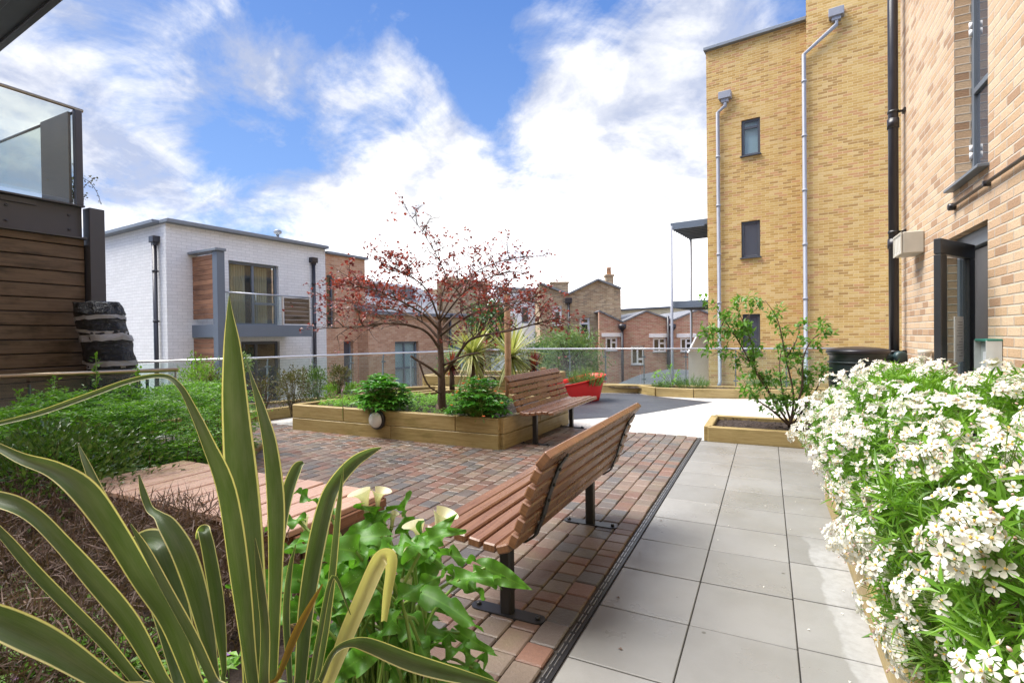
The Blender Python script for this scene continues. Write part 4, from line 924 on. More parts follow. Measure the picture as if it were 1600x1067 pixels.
# door set: frame, fixed leaf, open leaf
df = MB(); xx = XW + .12
df.box((xx, 5.77, 2.20), (.09, 1.016, .135), None, .004); df.box((xx, 6.245, 1.07), (.09, .065, 2.12), None, .004); df.box((xx, 5.30, 1.07), (.09, .065, 2.12), None, .004)
fo = part(df, 'door_frame', M['grey_steel'], rb)
mb = MB(); mb.box((xx + .03, 5.93, 1.07), (.05, .55, 2.1), None, .004); part(mb, 'fixed_leaf', M['grey_door'], rb)
hp0 = V(XW - .0, 5.62, 0); hp1 = V(1.19, 5.06, 0); dd = (hp1 - hp0); DL = dd.length; dd.normalize(); dn = V(dd.y, -dd.x, 0)
def DP(t_, z_, o_=0): return hp0 + dd*t_ + dn*o_ + V(0, 0, z_)
zt = 2.12; mb = MB()
mb.bar(DP(.0, zt - .06), DP(DL, zt - .06), .05, .12, .004, 0, False); mb.bar(DP(0, .16), DP(DL, .16), .05, .26, .004, 0, False)
mb.bar(DP(.055, .293), DP(.055, zt - .123), .05, .11, .004, 0, False, dd) ; mb.bar(DP(DL - .055, .293), DP(DL - .055, zt - .123), .05, .11, .004, 0, False, dd)
dl = part(mb, 'open_door', M['grey_door'], rb)
mb = MB(); mb.bar(DP(.11, 1.14), DP(DL - .11, 1.14), .012, 1.68, 0, 0, False); part(mb, 'door_glass', M['glass_clear'], dl)
mb = MB(); mb.bar(DP(DL*.30, 1.33, -.010), DP(DL*.56, 1.33, -.010), .003, .37, 0, 0, False); part(mb, 'notice', M['paper'], dl)
mb = MB(); rr = random.Random(5)
for k in range(13): mb.bar(DP(DL*.34, 1.47 - k*.023, -.0125), DP(DL*(.38 + .14*rr.random()), 1.47 - k*.023, -.0125), .001, .006, 0, 0, False)
for (u_, z_) in ((.315, 1.50), (.545, 1.50), (.315, 1.16), (.545, 1.16)): mb.bar(DP(DL*u_ - .004, z_, -.0125), DP(DL*u_ + .004, z_, -.0125), .002, .009, 0, 0, False)
part(mb, 'printed_lines', M['print'], dl)
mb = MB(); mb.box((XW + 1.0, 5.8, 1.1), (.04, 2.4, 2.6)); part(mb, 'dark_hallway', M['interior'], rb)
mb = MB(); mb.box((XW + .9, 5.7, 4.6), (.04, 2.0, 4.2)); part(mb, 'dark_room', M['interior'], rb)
# black drainpipe at the corner
cx, cy = 1.43, 7.92
bp = thing('drainpipe', 'fat black drainpipe at the corner of the buff brick flats', 'drainpipe', (cx, cy, 0))
mb = MB(); mb.tube([V(cx, cy, 0), V(cx, cy, 9.4)], .054, 20); part(mb, 'pipe', M['black_plastic'], bp)
for z_ in (1.0, 2.5, 4.0, 6.2):
    mb = MB(); mb.tube([V(cx, cy, z_ - .06), V(cx, cy, z_ + .06)], .064, 20); part(mb, 'collar', M['black_plastic'], bp)
    mb = MB(); mb.tube([V(cx, cy, z_ + .13), V(cx, cy, z_ + .16)], .061, 16); mb.bar(V(cx + .06, cy, z_ + .145), V(XW, cy, z_ + .145), .03, .025, .002, 0, False); mb.box((XW - .012, cy, z_ + .145), (.022, .12, .04)); part(mb, 'bracket', M['black_metal'], bp)
# emergency lamp box, leaflet box, cable, small pipe
lb_ = thing('wall_light', 'boxy cream metal wall light above the open door', 'light', (XW, 7.25, 2.4), None)
mb = MB(); mb.box((1.452, 7.25, 2.385), (.190, .40, .24), None, .008); part(mb, 'housing', M['lamp_box'], lb_)
mb = MB()
mb.box((1.352, 7.25, 2.385), (.008, .37, .21)); part(mb, 'lens', M['lamp_white'], lb_)
mb = MB()
for k in range(5): mb.bar(V(1.345, 7.10 + k*.07, 2.30), V(1.345, 7.13 + k*.07, 2.47), .008, .012, 0, 0, False)
for zz in (2.275, 2.495): mb.box((1.345, 7.25, zz), (.012, .40, .02))
for yy in (7.06, 7.44): mb.box((1.345, yy, 2.385), (.011, .02, .20))
part(mb, 'louvre', M['lamp_box'], lb_)
lf = thing('leaflet_box', 'clear wall box with green card beside the door opening', 'box', (XW, 5.1, 1.2))
mb = MB(); mb.box((XW - .05, 5.10, 1.19), (.008, .24, .27)); mb.box((XW - .05, 5.10, 1.05), (.09, .24, .008)); mb.box((XW - .05, 4.978, 1.19), (.09, .006, .27)); mb.box((XW - .05, 5.222, 1.19), (.09, .006, .27)); part(mb, 'clear_case', M['glass_frosted'], lf)
mb = MB(); mb.box((XW - .03, 5.14, 1.2), (.012, .13, .24)); mb.box((XW - .045, 5.10, 1.325), (.095, .25, .02), None, .004); part(mb, 'green_card', m_plain('green_card', (.02, .16, .12), .5), lf)
mb = MB(); mb.box((XW - .0565, 5.14, 1.2), (.004, .05, .07)); part(mb, 'white_label', M['paper'], lf)
cb_ = thing('wall_cable', 'black cable conduit running along the buff brick wall', 'cable', (XW, 5, 2.53))
mb = MB(); mb.tube([V(XW - .03, 2.5, 2.535), V(XW - .03, 6.0, 2.535)], .014, 10); part(mb, 'conduit', M['black_plastic'], cb_)
mb = MB(); mb.lathe([(.03, 0), (.034, .01), (.034, .05), (.02, .058)], V(XW - .001, 6.02, 2.535), 14, 0, V(-1, 0, 0)); part(mb, 'junction_box', M['black_plastic'], cb_)
for yy in (5.2, 4.2, 3.3):
    mb = MB(); mb.box((XW - .025, yy, 2.535), (.05, .03, .045), None, .004); part(mb, 'clip', M['black_plastic'], cb_)
wp = thing('waste_pipe', 'short grey pipe with flared top on the wall by the door', 'pipe', (XW - .06, 6.75, 0))
mb = MB(); mb.lathe([(.035, 0), (.035, 1.12), (.06, 1.17), (.062, 1.2), (.05, 1.2)], V(XW - .07, 6.75, 0), 16); part(mb, 'pipe', M['lamp_box'], wp)
mb = MB(); mb.box((XW - .03, 6.75, .9), (.06, .1, .03)); part(mb, 'clip', M['lamp_box'], wp)
# water butt
wc = V(1.02, 7.75, 0)
wbt = thing('water_butt', 'dark green plastic rain barrel with domed lid by the drainpipe', 'barrel', wc)
mb = MB(); mb.lathe([(.25, .2), (.29, .45), (.315, .75), (.31, 1.0), (.305, 1.10), (.325, 1.11), (.325, 1.14), (.30, 1.14)], wc, 36)
for z_ in (.5, .8, 1.02): mb.tube([wc + V(.318*math.cos(2*PI*k/36), .318*math.sin(2*PI*k/36), z_) for k in range(37)], .012, 6, 0, False)
part(mb, 'barrel', m_plain('dark_green_plastic', (.018, .03, .032), .4), wbt)
mb = MB(); mb.lathe([(.338, 1.13), (.345, 1.14), (.345, 1.165), (.33, 1.18), (.2, 1.205), (.05, 1.215), (.001, 1.216)], wc, 36); part(mb, 'lid', M['black_plastic'], wbt)
mb = MB(); mb.lathe([(.28, 0), (.30, .02), (.26, .2)], wc, 24); part(mb, 'stand', M['black_plastic'], wbt)
mb = MB(); mb.tube([wc + V(.28, .0, 1.02), V(1.30, 7.8, 1.06), V(cx - .02, cy - .05, 1.08)], .035, 12); mb.lathe([(.05, 0), (.075, .01), (.075, .07), (.05, .08)], V(cx + .03, cy - .04, 1.08) , 16, 0, V(.5, -1, 0)); part(mb, 'filler_pipe', m_plain('teal_plastic', (.03, .06, .065), .4), wbt)
# ---- timber clad block with steel frame at the near side
XL = -7.9
tbd = thing('timber_clad_building', 'dark timber clad building with steel frame and glass balcony', 'building', (XL, 2, 0))
zb0, zb1 = 2.72, 3.13; yC = 3.58
zz = -.1; k = 0
while zz < zb0 - .02:
    hgt = min(.166, zb0 - zz - .004)
    mb = MB(); mb.bar(V(XL - .02 - .006*(k % 2), -3.0, zz + hgt/2), V(XL - .02 - .006*(k % 2), yC - .10, zz + hgt/2), .03, hgt - .008, .005); part(mb, 'board', M['clad'], tbd); zz += .17; k += 1
mb = MB(); mb.box((XL - .16, .25, 1.2), (.22, 6.5, 2.9)); mb.box((XL - 2.1, yC - .12, 1.2), (3.6, .12, 2.9)); part(mb, 'backing_wall', M['interior'], tbd)
mb = MB(); mb.box((XL - .04, .0, (zb0 + zb1)/2), (.02, 6.94, zb1 - zb0)); mb.box((XL - .01, .0, zb1 - .0), (.14, 6.94, .02)); mb.box((XL - .0, .0, zb0 + .0), (.16, 6.96, .02))
beam = part(mb, 'steel_beam', M['dark_steel'], tbd)
mb = MB()
for yy in (2.73, 3.33, 2.0): 
    for z_ in (zb0 + .10, zb1 - .13): mb = MB(); mb.lathe([(.016, 0), (.016, .012), (.004, .016)], V(XL - .03, yy, z_), 8, 0, V(1, 0, 0)); part(mb, 'bolt', M['dark_steel'], beam)
mb = MB(); mb.box((XL + .02, yC, 1.5), (.17, .17, 3.24), None, .004); mb.box((XL + .02, yC, 2.13), (.172, .172, .008)); part(mb, 'steel_column', M['dark_steel'], tbd)
zr2 = 4.37; yP = 3.43
mb = MB(); mb.box((XL, yP, (zb1 + zr2)/2 + .0), (.075, .075, zr2 - zb1 - .03), None, .004); part(mb, 'balcony_post', M['dark_steel'], tbd)
mb = MB(); mb.box((XL - .0, .4, (zb1 + zr2)/2 + .02), (.012, 5.9, zr2 - zb1 - .1)); part(mb, 'balcony_glass', M['glass_dirty'], tbd)
mb = MB(); mb.box((XL - 1.3, yP, (zb1 + zr2)/2 + .02), (2.5, .012, zr2 - zb1 - .1)); part(mb, 'balcony_glass', M['glass_dirty'], tbd)
mb = MB(); mb.tube([V(XL, -3, zr2), V(XL, yP + .06, zr2)], .022, 10); part(mb, 'handrail', M['brass_rail'], tbd)
mb = MB(); mb.tube([V(XL, yP, zr2 - .02), V(XL - 2.6, yP, zr2 - .02)], .018, 10); part(mb, 'handrail', M['dark_steel'], tbd)
mb = MB(); mb.box((XL - .42, yP - .06, (zb1 + zr2)/2 + .0), (.72, .03, zr2 - zb1 - .08)); part(mb, 'privacy_screen', m_plain('grey_screen', (.085, .09, .095), .5, 0, .2, 6), tbd)
mb = MB(); mb.box((XL - 1.5, .0, zb1 - .05), (3, 6, .06)); part(mb, 'balcony_floor', M['dark_steel'], tbd)
# overhead soffit of the block behind the camera
a = G(95, 0, 4.6); b = G(-60, 128, 4.6)
d_ = (b - a).normalized(); nb = V(-d_.y, d_.x, 0); nb = nb if nb.dot(a) < 0 else -nb
poly = [a - d_*1.2, b + d_*5, b + d_*5 + nb*2.0, a - d_*1.2 + nb*2.0]
ov = thing('apartment_building', 'block whose dark balcony underside hangs over the top corner of the view', 'building', (a.x, a.y, 4.6))
mb = MB(); wall(mb, (-13, -4.2), V(1, 0, 0), V(0, 1, 0), 0, 16, -.3, 10); part(mb, 'brick_wall', M['brick_buff'], ov)
mb = MB(); mb.prism([(p.x, p.y) for p in poly], 4.62, 4.75); part(mb, 'soffit', M['dark_steel'], ov)
mb = MB(); q0 = a - d_*1.2 + nb*.02; q1 = b + d_*5 + nb*.02; mb.bar(q0 + V(0, 0, .17), q1 + V(0, 0, .17), .06, .36, .004, 0, False); mb.bar(q0 + nb*.35 + V(0, 0, -.0), q1 + nb*.35 + V(0, 0, -.0), .25, .03, .004, 0, False); part(mb, 'fascia', M['dark_steel'], ov)
# ---- near terrace rail
r2a = V(*G(-260, 598, 1.05)[:2], 0); r2b = V(*G(279, 577.5, 1.05)[:2], 0); dr2 = (r2b - r2a).normalized()
nr = thing('glass_railing', 'short glass railing with warm toned handrail before the timber clad wall', 'railing', (r2b.x, r2b.y, 0))
mb = MB(); mb.tube([r2a + V(0, 0, 1.05), r2b + V(0, 0, 1.05)], .024, 12); part(mb, 'handrail', M['brass_rail'], nr)
LL = (r2b - r2a).length
for k in range(2):
    p = r2a + dr2*(LL*k/2 + .01); q = r2a + dr2*(LL*(k+1)/2 - .02); mb = MB(); mb.bar(V(p.x, p.y, .56), V(q.x, q.y, .56), .012, .92, 0, 0, False); part(mb, 'glass_panel', M['glass'], nr)
mb = MB(); mb.bar(r2b - dr2*.03 + V(0, 0, .05), r2b - dr2*.03 + V(0, 0, 1.03), .02, .012, 0, 0, False); part(mb, 'edge_strip', M['stainless'], nr)
for k in (.3, LL*.5):
    p = r2b - dr2*k; mb = MB(); mb.bar(V(p.x, p.y, 0) + V(-.05, .02, 0), V(p.x, p.y, .95) + V(-.05, .02, 0), .05, .012, .002, 0, False); part(mb, 'post', M['grey_steel'], nr)
# ---- black sheeting wrapped bundle leaning by the column
bgp = thing('wrapped_bundle', 'tall bundle wrapped in black plastic with bands of grey tape', 'bundle', D(185, 625, 6.3))
axp = [D(186, 720, 6.3), D(184, 640, 6.3), D(179, 600, 6.3), D(173, 560, 6.3), D(165, 525, 6.3), D(158, 500, 6.3), D(154, 484, 6.3), D(151, 473, 6.3)]
def ring_at(z_, rr_=1.0, seg=40, jit=.03, sd_=0):
    for a, b in zip(axp[:-1], axp[1:]):
        if a.z <= z_ <= b.z: c_ = a.lerp(b, (z_ - a.z)/(b.z - a.z)); break
    else: c_ = axp[0] if z_ < axp[0].z else axp[-1]
    c_ = V(c_.x, c_.y, z_); out_ = []
    top = axp[-1].z
    rad = .245 + .03*max(0, 1.2 - z_)/1.2 if z_ < top - .14 else .245*(1.04 - max(0, (z_ - top + .14))*1.0)
    for k in range(seg):
        an = 2*PI*k/seg; v = V(math.cos(an), math.sin(an), 0)
        j = noise.noise(V(v.x*2.2, v.y*2.2, z_*7 + sd_))*jit + noise.noise(V(v.x*5, v.y*5, z_*15 + 9))*jit*.5
        out_.append(c_ + v*(rad*rr_ + j) + V(0, 0, noise.noise(V(v.x*3, v.y*3, z_*3))*.02))
    return out_
mb = MB(); zl = np.linspace(max(.02, axp[0].z), axp[-1].z, 70); vs = []
for z_ in zl: vs += ring_at(z_, 1.0)
n_ = len(zl); fs_ = [(i*40 + k, i*40 + (k+1) % 40, (i+1)*40 + (k+1) % 40, (i+1)*40 + k) for i in range(n_ - 1) for k in range(40)] + [tuple((n_-1)*40 + k for k in range(40)), tuple(range(40))[::-1]]
mb.add(vs, fs_, None, 0, True); part(mb, 'plastic_sheeting', M['polythene'], bgp)
for (py0, py1, sl_) in ((499, 505, .05), (512, 517, -.05), (528, 538, .05), (560, 565, -.06), (573, 581, .08), (618, 627, -.06)):
    z1_ = D(165, py0, 6.3).z; z0_ = D(165, py1, 6.3).z; mb = MB(); vs = []; m_ = 6
    for i in range(m_ + 1):
        zz = z0_ + (z1_ - z0_)*i/m_; rg = ring_at(zz, 1.0 + .03); vs += [p + V(0, 0, (p.x - rg[20].x)*sl_*2) for p in rg]
    mb.add(vs, [(i*40 + k, i*40 + (k+1) % 40, (i+1)*40 + (k+1) % 40, (i+1)*40 + k) for i in range(m_) for k in range(40)], None, 0, True); part(mb, 'tape_band', M['tape'], bgp)
# ---- red tub planter
tbc = V(-3.75, 10.15, 0); ta = V(.62, .78, 0).normalized()
ta = (V(*G(945, 626)[:2], 0) - V(*G(893, 632)[:2], 0)).normalized(); tbc = V(*G(945, 626)[:2], 0) - ta*.56 + V(-ta.y, ta.x, 0)*.28; tbn = V(ta.y, -ta.x, 0)
tub = thing('tub_planter', 'red moulded tub planter with flared rim on the black rubber surface', 'planter', tbc)
def tub_ring(u, sx, sy, zf, seg=48):
    out_ = []
    for k in range(seg):
        an = 2*PI*k/seg; ca, sa = math.cos(an), math.sin(an); p = 4.0
        rr_ = (abs(ca)**p + abs(sa)**p)**(-1/p); x_, y_ = ca*rr_*sx, sa*rr_*sy
        out_.append(tbc + ta*x_ - tbn*y_ + V(0, 0, zf(x_/sx)))
    return out_
rim = lambda x_: .44 + .09*x_ + .02*x_*x_
mb = MB(); vs = []; ls = []
for i in range(7):
    f_ = i/6; ls.append(tub_ring(0, .56 + .12*f_, .22 + .10*f_, lambda x_, f_=f_: .005 + f_*rim(x_)))
ls.append(tub_ring(0, .71, .345, lambda x_: rim(x_) + .012)); ls.append(tub_ring(0, .69, .325, lambda x_: rim(x_) + .02)); ls.append(tub_ring(0, .65, .29, lambda x_: rim(x_) + .005)); ls.append(tub_ring(0, .63, .27, lambda x_: rim(x_) - .1))
for l_ in ls: vs += l_
mb.add(vs, [(i*48 + k, i*48 + (k+1) % 48, (i+1)*48 + (k+1) % 48, (i+1)*48 + k) for i in range(len(ls) - 1) for k in range(48)] + [tuple(range(48))[::-1]], None, 0, True); part(mb, 'tub', M['red_plastic'], tub)
mb = MB(); l_ = tub_ring(0, .64, .28, lambda x_: rim(x_) - .07); mb.add(l_, [tuple(range(48))], None); part(mb, 'soil', M['soil'], tub)
mb = MB(); nf = (tbn*.93 + V(0, 0, -.28)).normalized()
for k in range(6): 
    c_ = tbc + ta*(.44 + k*.024) + tbn*.318 + V(0, 0, .41); mb.box(c_, (.012, .010, .028), Matrix((ta, -tbn, V(0, 0, 1))).transposed(), .002)
part(mb, 'label', M['pink_label'], tub)
# ---- tall timber pole, stub post
pp = V(*D(794, 590, 8.9)[:2], 0); pl_ = thing('timber_pole', 'tall round wooden pole standing behind the far bench', 'pole', pp)
mb = MB(); zt = D(790, 459, 8.9).z; mb.lathe([(.058, .0), (.056, zt*.5), (.053, zt - .01), (.046, zt)], pp, 20); part(mb, 'pole', M['post_wood'], pl_)
mb = MB(); mb.lathe([(.059, zt - .22), (.059, zt - .20)], pp, 20); part(mb, 'band', M['black_metal'], pl_)
pp = V(*D(849, 595, 9.6)[:2], 0); pl_ = thing('timber_post', 'short square wooden post stub beside the far bench', 'post', pp)
mb = MB(); zt = D(849, 574, 9.6).z; mb.box((pp.x, pp.y, zt/2), (.09, .09, zt), None, .008, 2); part(mb, 'post', M['post_wood'], pl_)
# ================================================================== plants
def crom(P, n=5):
    out_ = []
    P = [Vector(p) for p in P]; Q = [P[0]*2 - P[1]] + P + [P[-1]*2 - P[-2]]
    for i in range(1, len(Q) - 2):
        a, b, c, d = Q[i-1:i+3]
        for k in range(n):
            t_ = k/n; out_.append(.5*((2*b) + (c - a)*t_ + (2*a - 5*b + 4*c - d)*t_*t_ + (3*b - a - 3*c + d)*t_**3))
    out_.append(P[-1]); return out_
def rdir(r, up=.0):
    v = V(r.gauss(0, 1), r.gauss(0, 1), r.gauss(0, 1) + up); return v.normalized() if v.length > 1e-6 else V(0, 0, 1)
def bush(c, rad, n, L, W, mat, label, name='shrub', cat='shrub', group=None, stems=9, seed=1, lump=.35, fill=.45, up=.3, smat='bark', base=None, droop=.1, parts=True, hollow=.0, obj_loc=None, fold=.18):
    r = random.Random(seed); c = Vector(c); base = Vector(base) if base else V(c.x, c.y, c.z - rad[2])
    o = thing(name, label, cat, base, group)
    ml = MB(); 
    lumps = [rdir(r, .2) for _ in range(7)]
    for i in range(n):
        d = rdir(r, .25)
        k = 1.0 + lump*noise.noise(d*2.3 + V(seed*3.1, 0, 0)) + lump*.6*noise.noise(d*6 + V(0, seed, 0))
        q = fill + (1 - fill)*r.random()**.5
        p = c + V(d.x*rad[0], d.y*rad[1], d.z*rad[2])*k*q
        if p.z < base.z + .01: continue
        ld_ = (d + rdir(r)*.8 + V(0, 0, up)).normalized()
        ml.leaf(p, ld_, (V(0, 0, 1) + rdir(r)*.8), L*r.uniform(.6, 1.25), W*r.uniform(.7, 1.25), fold, droop)
    part(ml, 'foliage', mat, o)
    ms = MB()
    for i in range(stems):
        d = rdir(r, .9); d.z = abs(d.z); e = c + V(d.x*rad[0], d.y*rad[1], d.z*rad[2])*.85
        m = base.lerp(e, .5) + V(r.uniform(-.1, .1)*rad[0], r.uniform(-.1, .1)*rad[1], .08*rad[2])
        ms.tube(crom([base + V(r.uniform(-.03, .03), r.uniform(-.03, .03), -.02), m, e], 3), [.010*rad[2] + .004, .008*rad[2]+.003, .007*rad[2]+.003, .005*rad[2]+.002, .004*rad[2]+.002, .003*rad[2]+.0015, .0015][:7], 5, 0, False)
    part(ms, 'stem', M[smat], o); return o
# ---- New Zealand flax in the near bed
cr = V(*D(400, 533, 1.22)[:2], .06)
fx = thing('flax_plant', 'large flax with cream edged sword leaves in the front bed', 'plant', cr)
def flax(ctrl, mat='flax', base=True, tw=0.0, n=6, base_off=(0, 0), vf=.16, side=0.0):
    vf = vf*2.1
    P = [D(a, b, c) for a, b, c, w_ in ctrl]; ws = [w_*c/800*.76 for a, b, c, w_ in ctrl]
    if base:
        (a0, b0, c0, w0), (a1, b1, c1, w1) = ctrl[:2]; ex = D(a0 + (a0 - a1)*.9, b0 + (b0 - b1)*.9, c0 + (c0 - c1)*.9)
        P = [ex] + P; ws = [ws[0]*.9] + ws
        P = [cr + V(base_off[0], base_off[1], 0)] + P; ws = [ws[0]*.7] + ws
    Q = crom(P, n); wq = [x[0] for x in crom([V(w_, 0, 0) for w_ in ws], n)]
    ns = []
    for i, p in enumerate(Q):
        v = (O - p).normalized(); t_ = (Q[min(i+1, len(Q)-1)] - Q[max(i-1, 0)]).normalized()
        w_ = t_.cross(v).normalized(); a = tw*(i/len(Q)) + side
        ns.append(v*math.cos(a) + w_*math.sin(a))
    mb = MB(); mb.blade(Q, [max(.0015, x) for x in wq], ns, 0, vf); part(mb, 'leaf', M[mat], fx)
flax([(396, 1040, 1.20, 42), (393, 930, 1.20, 54), (380, 780, 1.2, 63), (368, 640, 1.2, 50), (363, 545, 1.2, 33), (359, 490, 1.2, 12), (358, 462, 1.2, 1)], vf=.10)
flax([(424, 1045, 1.28, 24), (428, 900, 1.3, 32), (428, 790, 1.32, 40), (420, 700, 1.34, 33), (408, 645, 1.36, 22), (394, 595, 1.38, 8), (384, 562, 1.4, 1.5)], side=.55)
flax([(390, 1045, 1.16, 28), (372, 900, 1.14, 42), (352, 770, 1.12, 40), (322, 690, 1.1, 26), (300, 640, 1.1, 17), (280, 604, 1.1, 12), (255, 588, 1.1, 10), (205, 595, 1.08, 11), (130, 622, 1.05, 13), (55, 648, 1.02, 12), (-40, 672, 1.0, 8), (-120, 700, 1.0, 2)], side=.45)
flax([(300, 1060, 1.12, 30), (265, 970, 1.1, 38), (222, 905, 1.08, 40), (176, 830, 1.05, 44), (130, 768, 1.03, 48), (85, 735, 1.02, 34), (32, 716, 1.0, 22), (-20, 690, 1.0, 12), (-90, 660, 1.0, 2)], base_off=(-.05, -.02), side=.2)
flax([(250, 1060, 1.06, 26), (202, 975, 1.03, 36), (145, 905, 1.0, 36), (95, 848, .98, 30), (52, 806, .97, 30), (8, 784, .96, 34), (-60, 775, .96, 24), (-140, 790, .95, 3)], base_off=(-.08, -.03), side=.25)
flax([(212, 1064, 1.02, 20), (163, 1006, 1.0, 24), (110, 952, .98, 24), (55, 896, .96, 24), (5, 838, .95, 18), (-50, 780, .95, 5)], base_off=(-.1, -.05), side=.5)
flax([(180, 1075, .95, 34), (100, 1022, .92, 52), (40, 990, .9, 60), (-30, 960, .88, 50), (-120, 930, .86, 10)], base_off=(-.12, -.08), side=.1)
flax([(275, 1050, 1.25, 20), (240, 930, 1.3, 26), (200, 850, 1.35, 24), (160, 780, 1.4, 20), (135, 725, 1.42, 12), (121, 691, 1.44, 1)], base_off=(-.02, .03))
flax([(302, 1050, 1.18, 24), (288, 990, 1.2, 34), (268, 920, 1.22, 48), (250, 866, 1.23, 54), (243, 850, 1.245, 53), (226, 846, 1.27, 46), (207, 850, 1.29, 20), (196, 858, 1.3, 3)], side=.15, n=8)
flax([(336, 1050, 1.18, 14), (322, 985, 1.19, 30), (304, 915, 1.2, 40), (285, 862, 1.2, 42), (262, 822, 1.21, 34), (248, 806, 1.22, 18), (234, 795, 1.24, 14), (224, 770, 1.25, 12), (217, 742, 1.26, 3)], side=.1)
flax([(350, 1045, 1.22, 10), (345, 990, 1.22, 20), (338, 930, 1.23, 26), (326, 860, 1.24, 25), (320, 834, 1.245, 23), (318, 828, 1.26, 22), (313, 834, 1.28, 16), (308, 842, 1.29, 5)], n=8)
flax([(470, 1050, 1.28, 24), (478, 950, 1.3, 32), (492, 860, 1.33, 36), (508, 790, 1.36, 34), (524, 754, 1.39, 30), (552, 722, 1.42, 26), (578, 706, 1.44, 16), (596, 699, 1.46, 2)], base_off=(.04, .02), tw=.3)
flax([(496, 1055, 1.24, 14), (508, 980, 1.24, 18), (518, 890, 1.25, 20), (527, 800, 1.26, 15), (533, 755, 1.27, 7), (537, 724, 1.28, 1)], base_off=(.05, .0), side=.7)
flax([(428, 1050, 1.32, 16), (428, 930, 1.38, 22), (438, 830, 1.42, 26), (450, 770, 1.44, 26), (464, 732, 1.46, 22), (474, 722, 1.47, 8)], base_off=(.02, .05), side=-.3)
flax([(516, 1060, 1.22, 22), (540, 995, 1.24, 32), (568, 930, 1.26, 34), (588, 885, 1.28, 34), (598, 870, 1.285, 32), (609, 871, 1.30, 28), (611, 890, 1.31, 22), (605, 930, 1.32, 18), (600, 970, 1.33, 12)], 'flax_pale', base_off=(.06, .0), n=7)
flax([(436, 1055, 1.12, 10), (462, 990, 1.12, 16), (488, 940, 1.13, 10), (504, 912, 1.14, 2)], 'flax_rust', base_off=(.03, -.05))
flax([(500, 1064, 1.15, 12), (520, 1020, 1.17, 12), (546, 1004, 1.2, 16), (575, 1006, 1.24, 28), (640, 1032, 1.28, 34), (700, 1050, 1.31, 30), (770, 1068, 1.34, 14), (800, 1078, 1.35, 3)], base_off=(.06, -.06), side=.2)
flax([(452, 1060, 1.3, 12), (446, 960, 1.34, 16), (452, 890, 1.36, 12), (462, 850, 1.37, 2)], base_off=(.03, .04), side=.5)
flax([(410, 1055, 1.1, 26), (412, 980, 1.1, 22), (404, 900, 1.12, 18), (398, 840, 1.13, 3)], base_off=(0, -.05), side=.6)
flax([(330, 1064, 1.05, 26), (300, 1000, 1.04, 28), (262, 930, 1.03, 26), (226, 862, 1.03, 22), (203, 818, 1.03, 4)], base_off=(-.03, -.06), side=.8)
flax([(486, 1064, 1.18, 12), (497, 1000, 1.2, 13), (520, 900, 1.22, 9), (548, 960, 1.24, 2)], base_off=(.05, .0), side=.4)
# ---- arum lilies
lc = V(*D(610, 533, 1.72)[:2], .07)
ly = thing('arum_lily', 'clump of cream arum lilies with glossy arrow shaped leaves before the near bench', 'plant', lc)
def arrow(mb, b, d, nrm, L, W, droop=.25, wav=.02, seed=0):
    d = d.normalized(); w_ = d.cross(nrm).normalized(); nn = w_.cross(d)
    vs = []; fs_ = []; uv = []; prof = [(-.16, .30), (-.10, .62), (0, .86), (.1, .98), (.22, 1.0), (.36, .92), (.5, .78), (.65, .58), (.8, .34), (.92, .14), (1.0, .01)]
    prof = [(q.x, max(.01, q.y)) for q in crom([V(x_, y_, 0) for x_, y_ in prof], 2)]; N = len(prof); US = (-1, -.7, -.35, 0, .35, .7, 1)
    for i, (v_, hw) in enumerate(prof):
        for k, u in enumerate(US):
            vv = v_ if abs(u) > .3 or v_ >= 0 else 0
            if v_ < 0 and abs(u) < .3: vv = 0.0
            x = vv*L; z = -droop*L*max(0, vv)**1.8 + abs(u)*.16*hw*W*.5
            z += wav*1.7*abs(u)**2*math.sin(vv*13 + seed + (1.5 if u > 0 else 0))
            vs.append(b + d*x + w_*u*hw*W*.5 + nn*z); 
    for i in range(N - 1):
        for k in range(6):
            fs_.append((i*7 + k, i*7 + k + 1, i*7 + k + 8, i*7 + k + 7)); uv.append([(prof[i][0], k/6), (prof[i][0], (k+1)/6), (prof[i+1][0], (k+1)/6), (prof[i+1][0], k/6)])
    mb.add(vs, fs_, uv, 0, True)
r = random.Random(11); mbs = MB()
big = [(655, 925, 1.6, 10, .30), (715, 905, 1.7, 40, .22), (668, 905, 1.75, 100, .26), (620, 960, 1.5, -120, .24), (545, 905, 1.75, 30, .26), (470, 905, 1.72, 160, .30), (455, 955, 1.62, 190, .28), (715, 985, 1.8, -30, .2),
       (515, 800, 2.0, 120, .2), (560, 830, 1.95, 60, .24), (640, 845, 1.95, 100, .22), (510, 850, 1.85, 140, .22), (600, 815, 1.98, 100, .20), (665, 865, 1.9, 10, .24), (470, 812, 1.95, 170, .16), (700, 1010, 1.75, -35, .2), (735, 1040, 1.8, -40, .17), (690, 1045, 1.6, -80, .2), (575, 1020, 1.4, 230, .24)]
for i in range(62):
    px = r.gauss(590, 66); py = r.uniform(830, 1060); big.append((px, py, r.uniform(1.5, 2.0), (180 if px < 600 else 0) + r.uniform(-70, 70), r.uniform(.17, .27)))
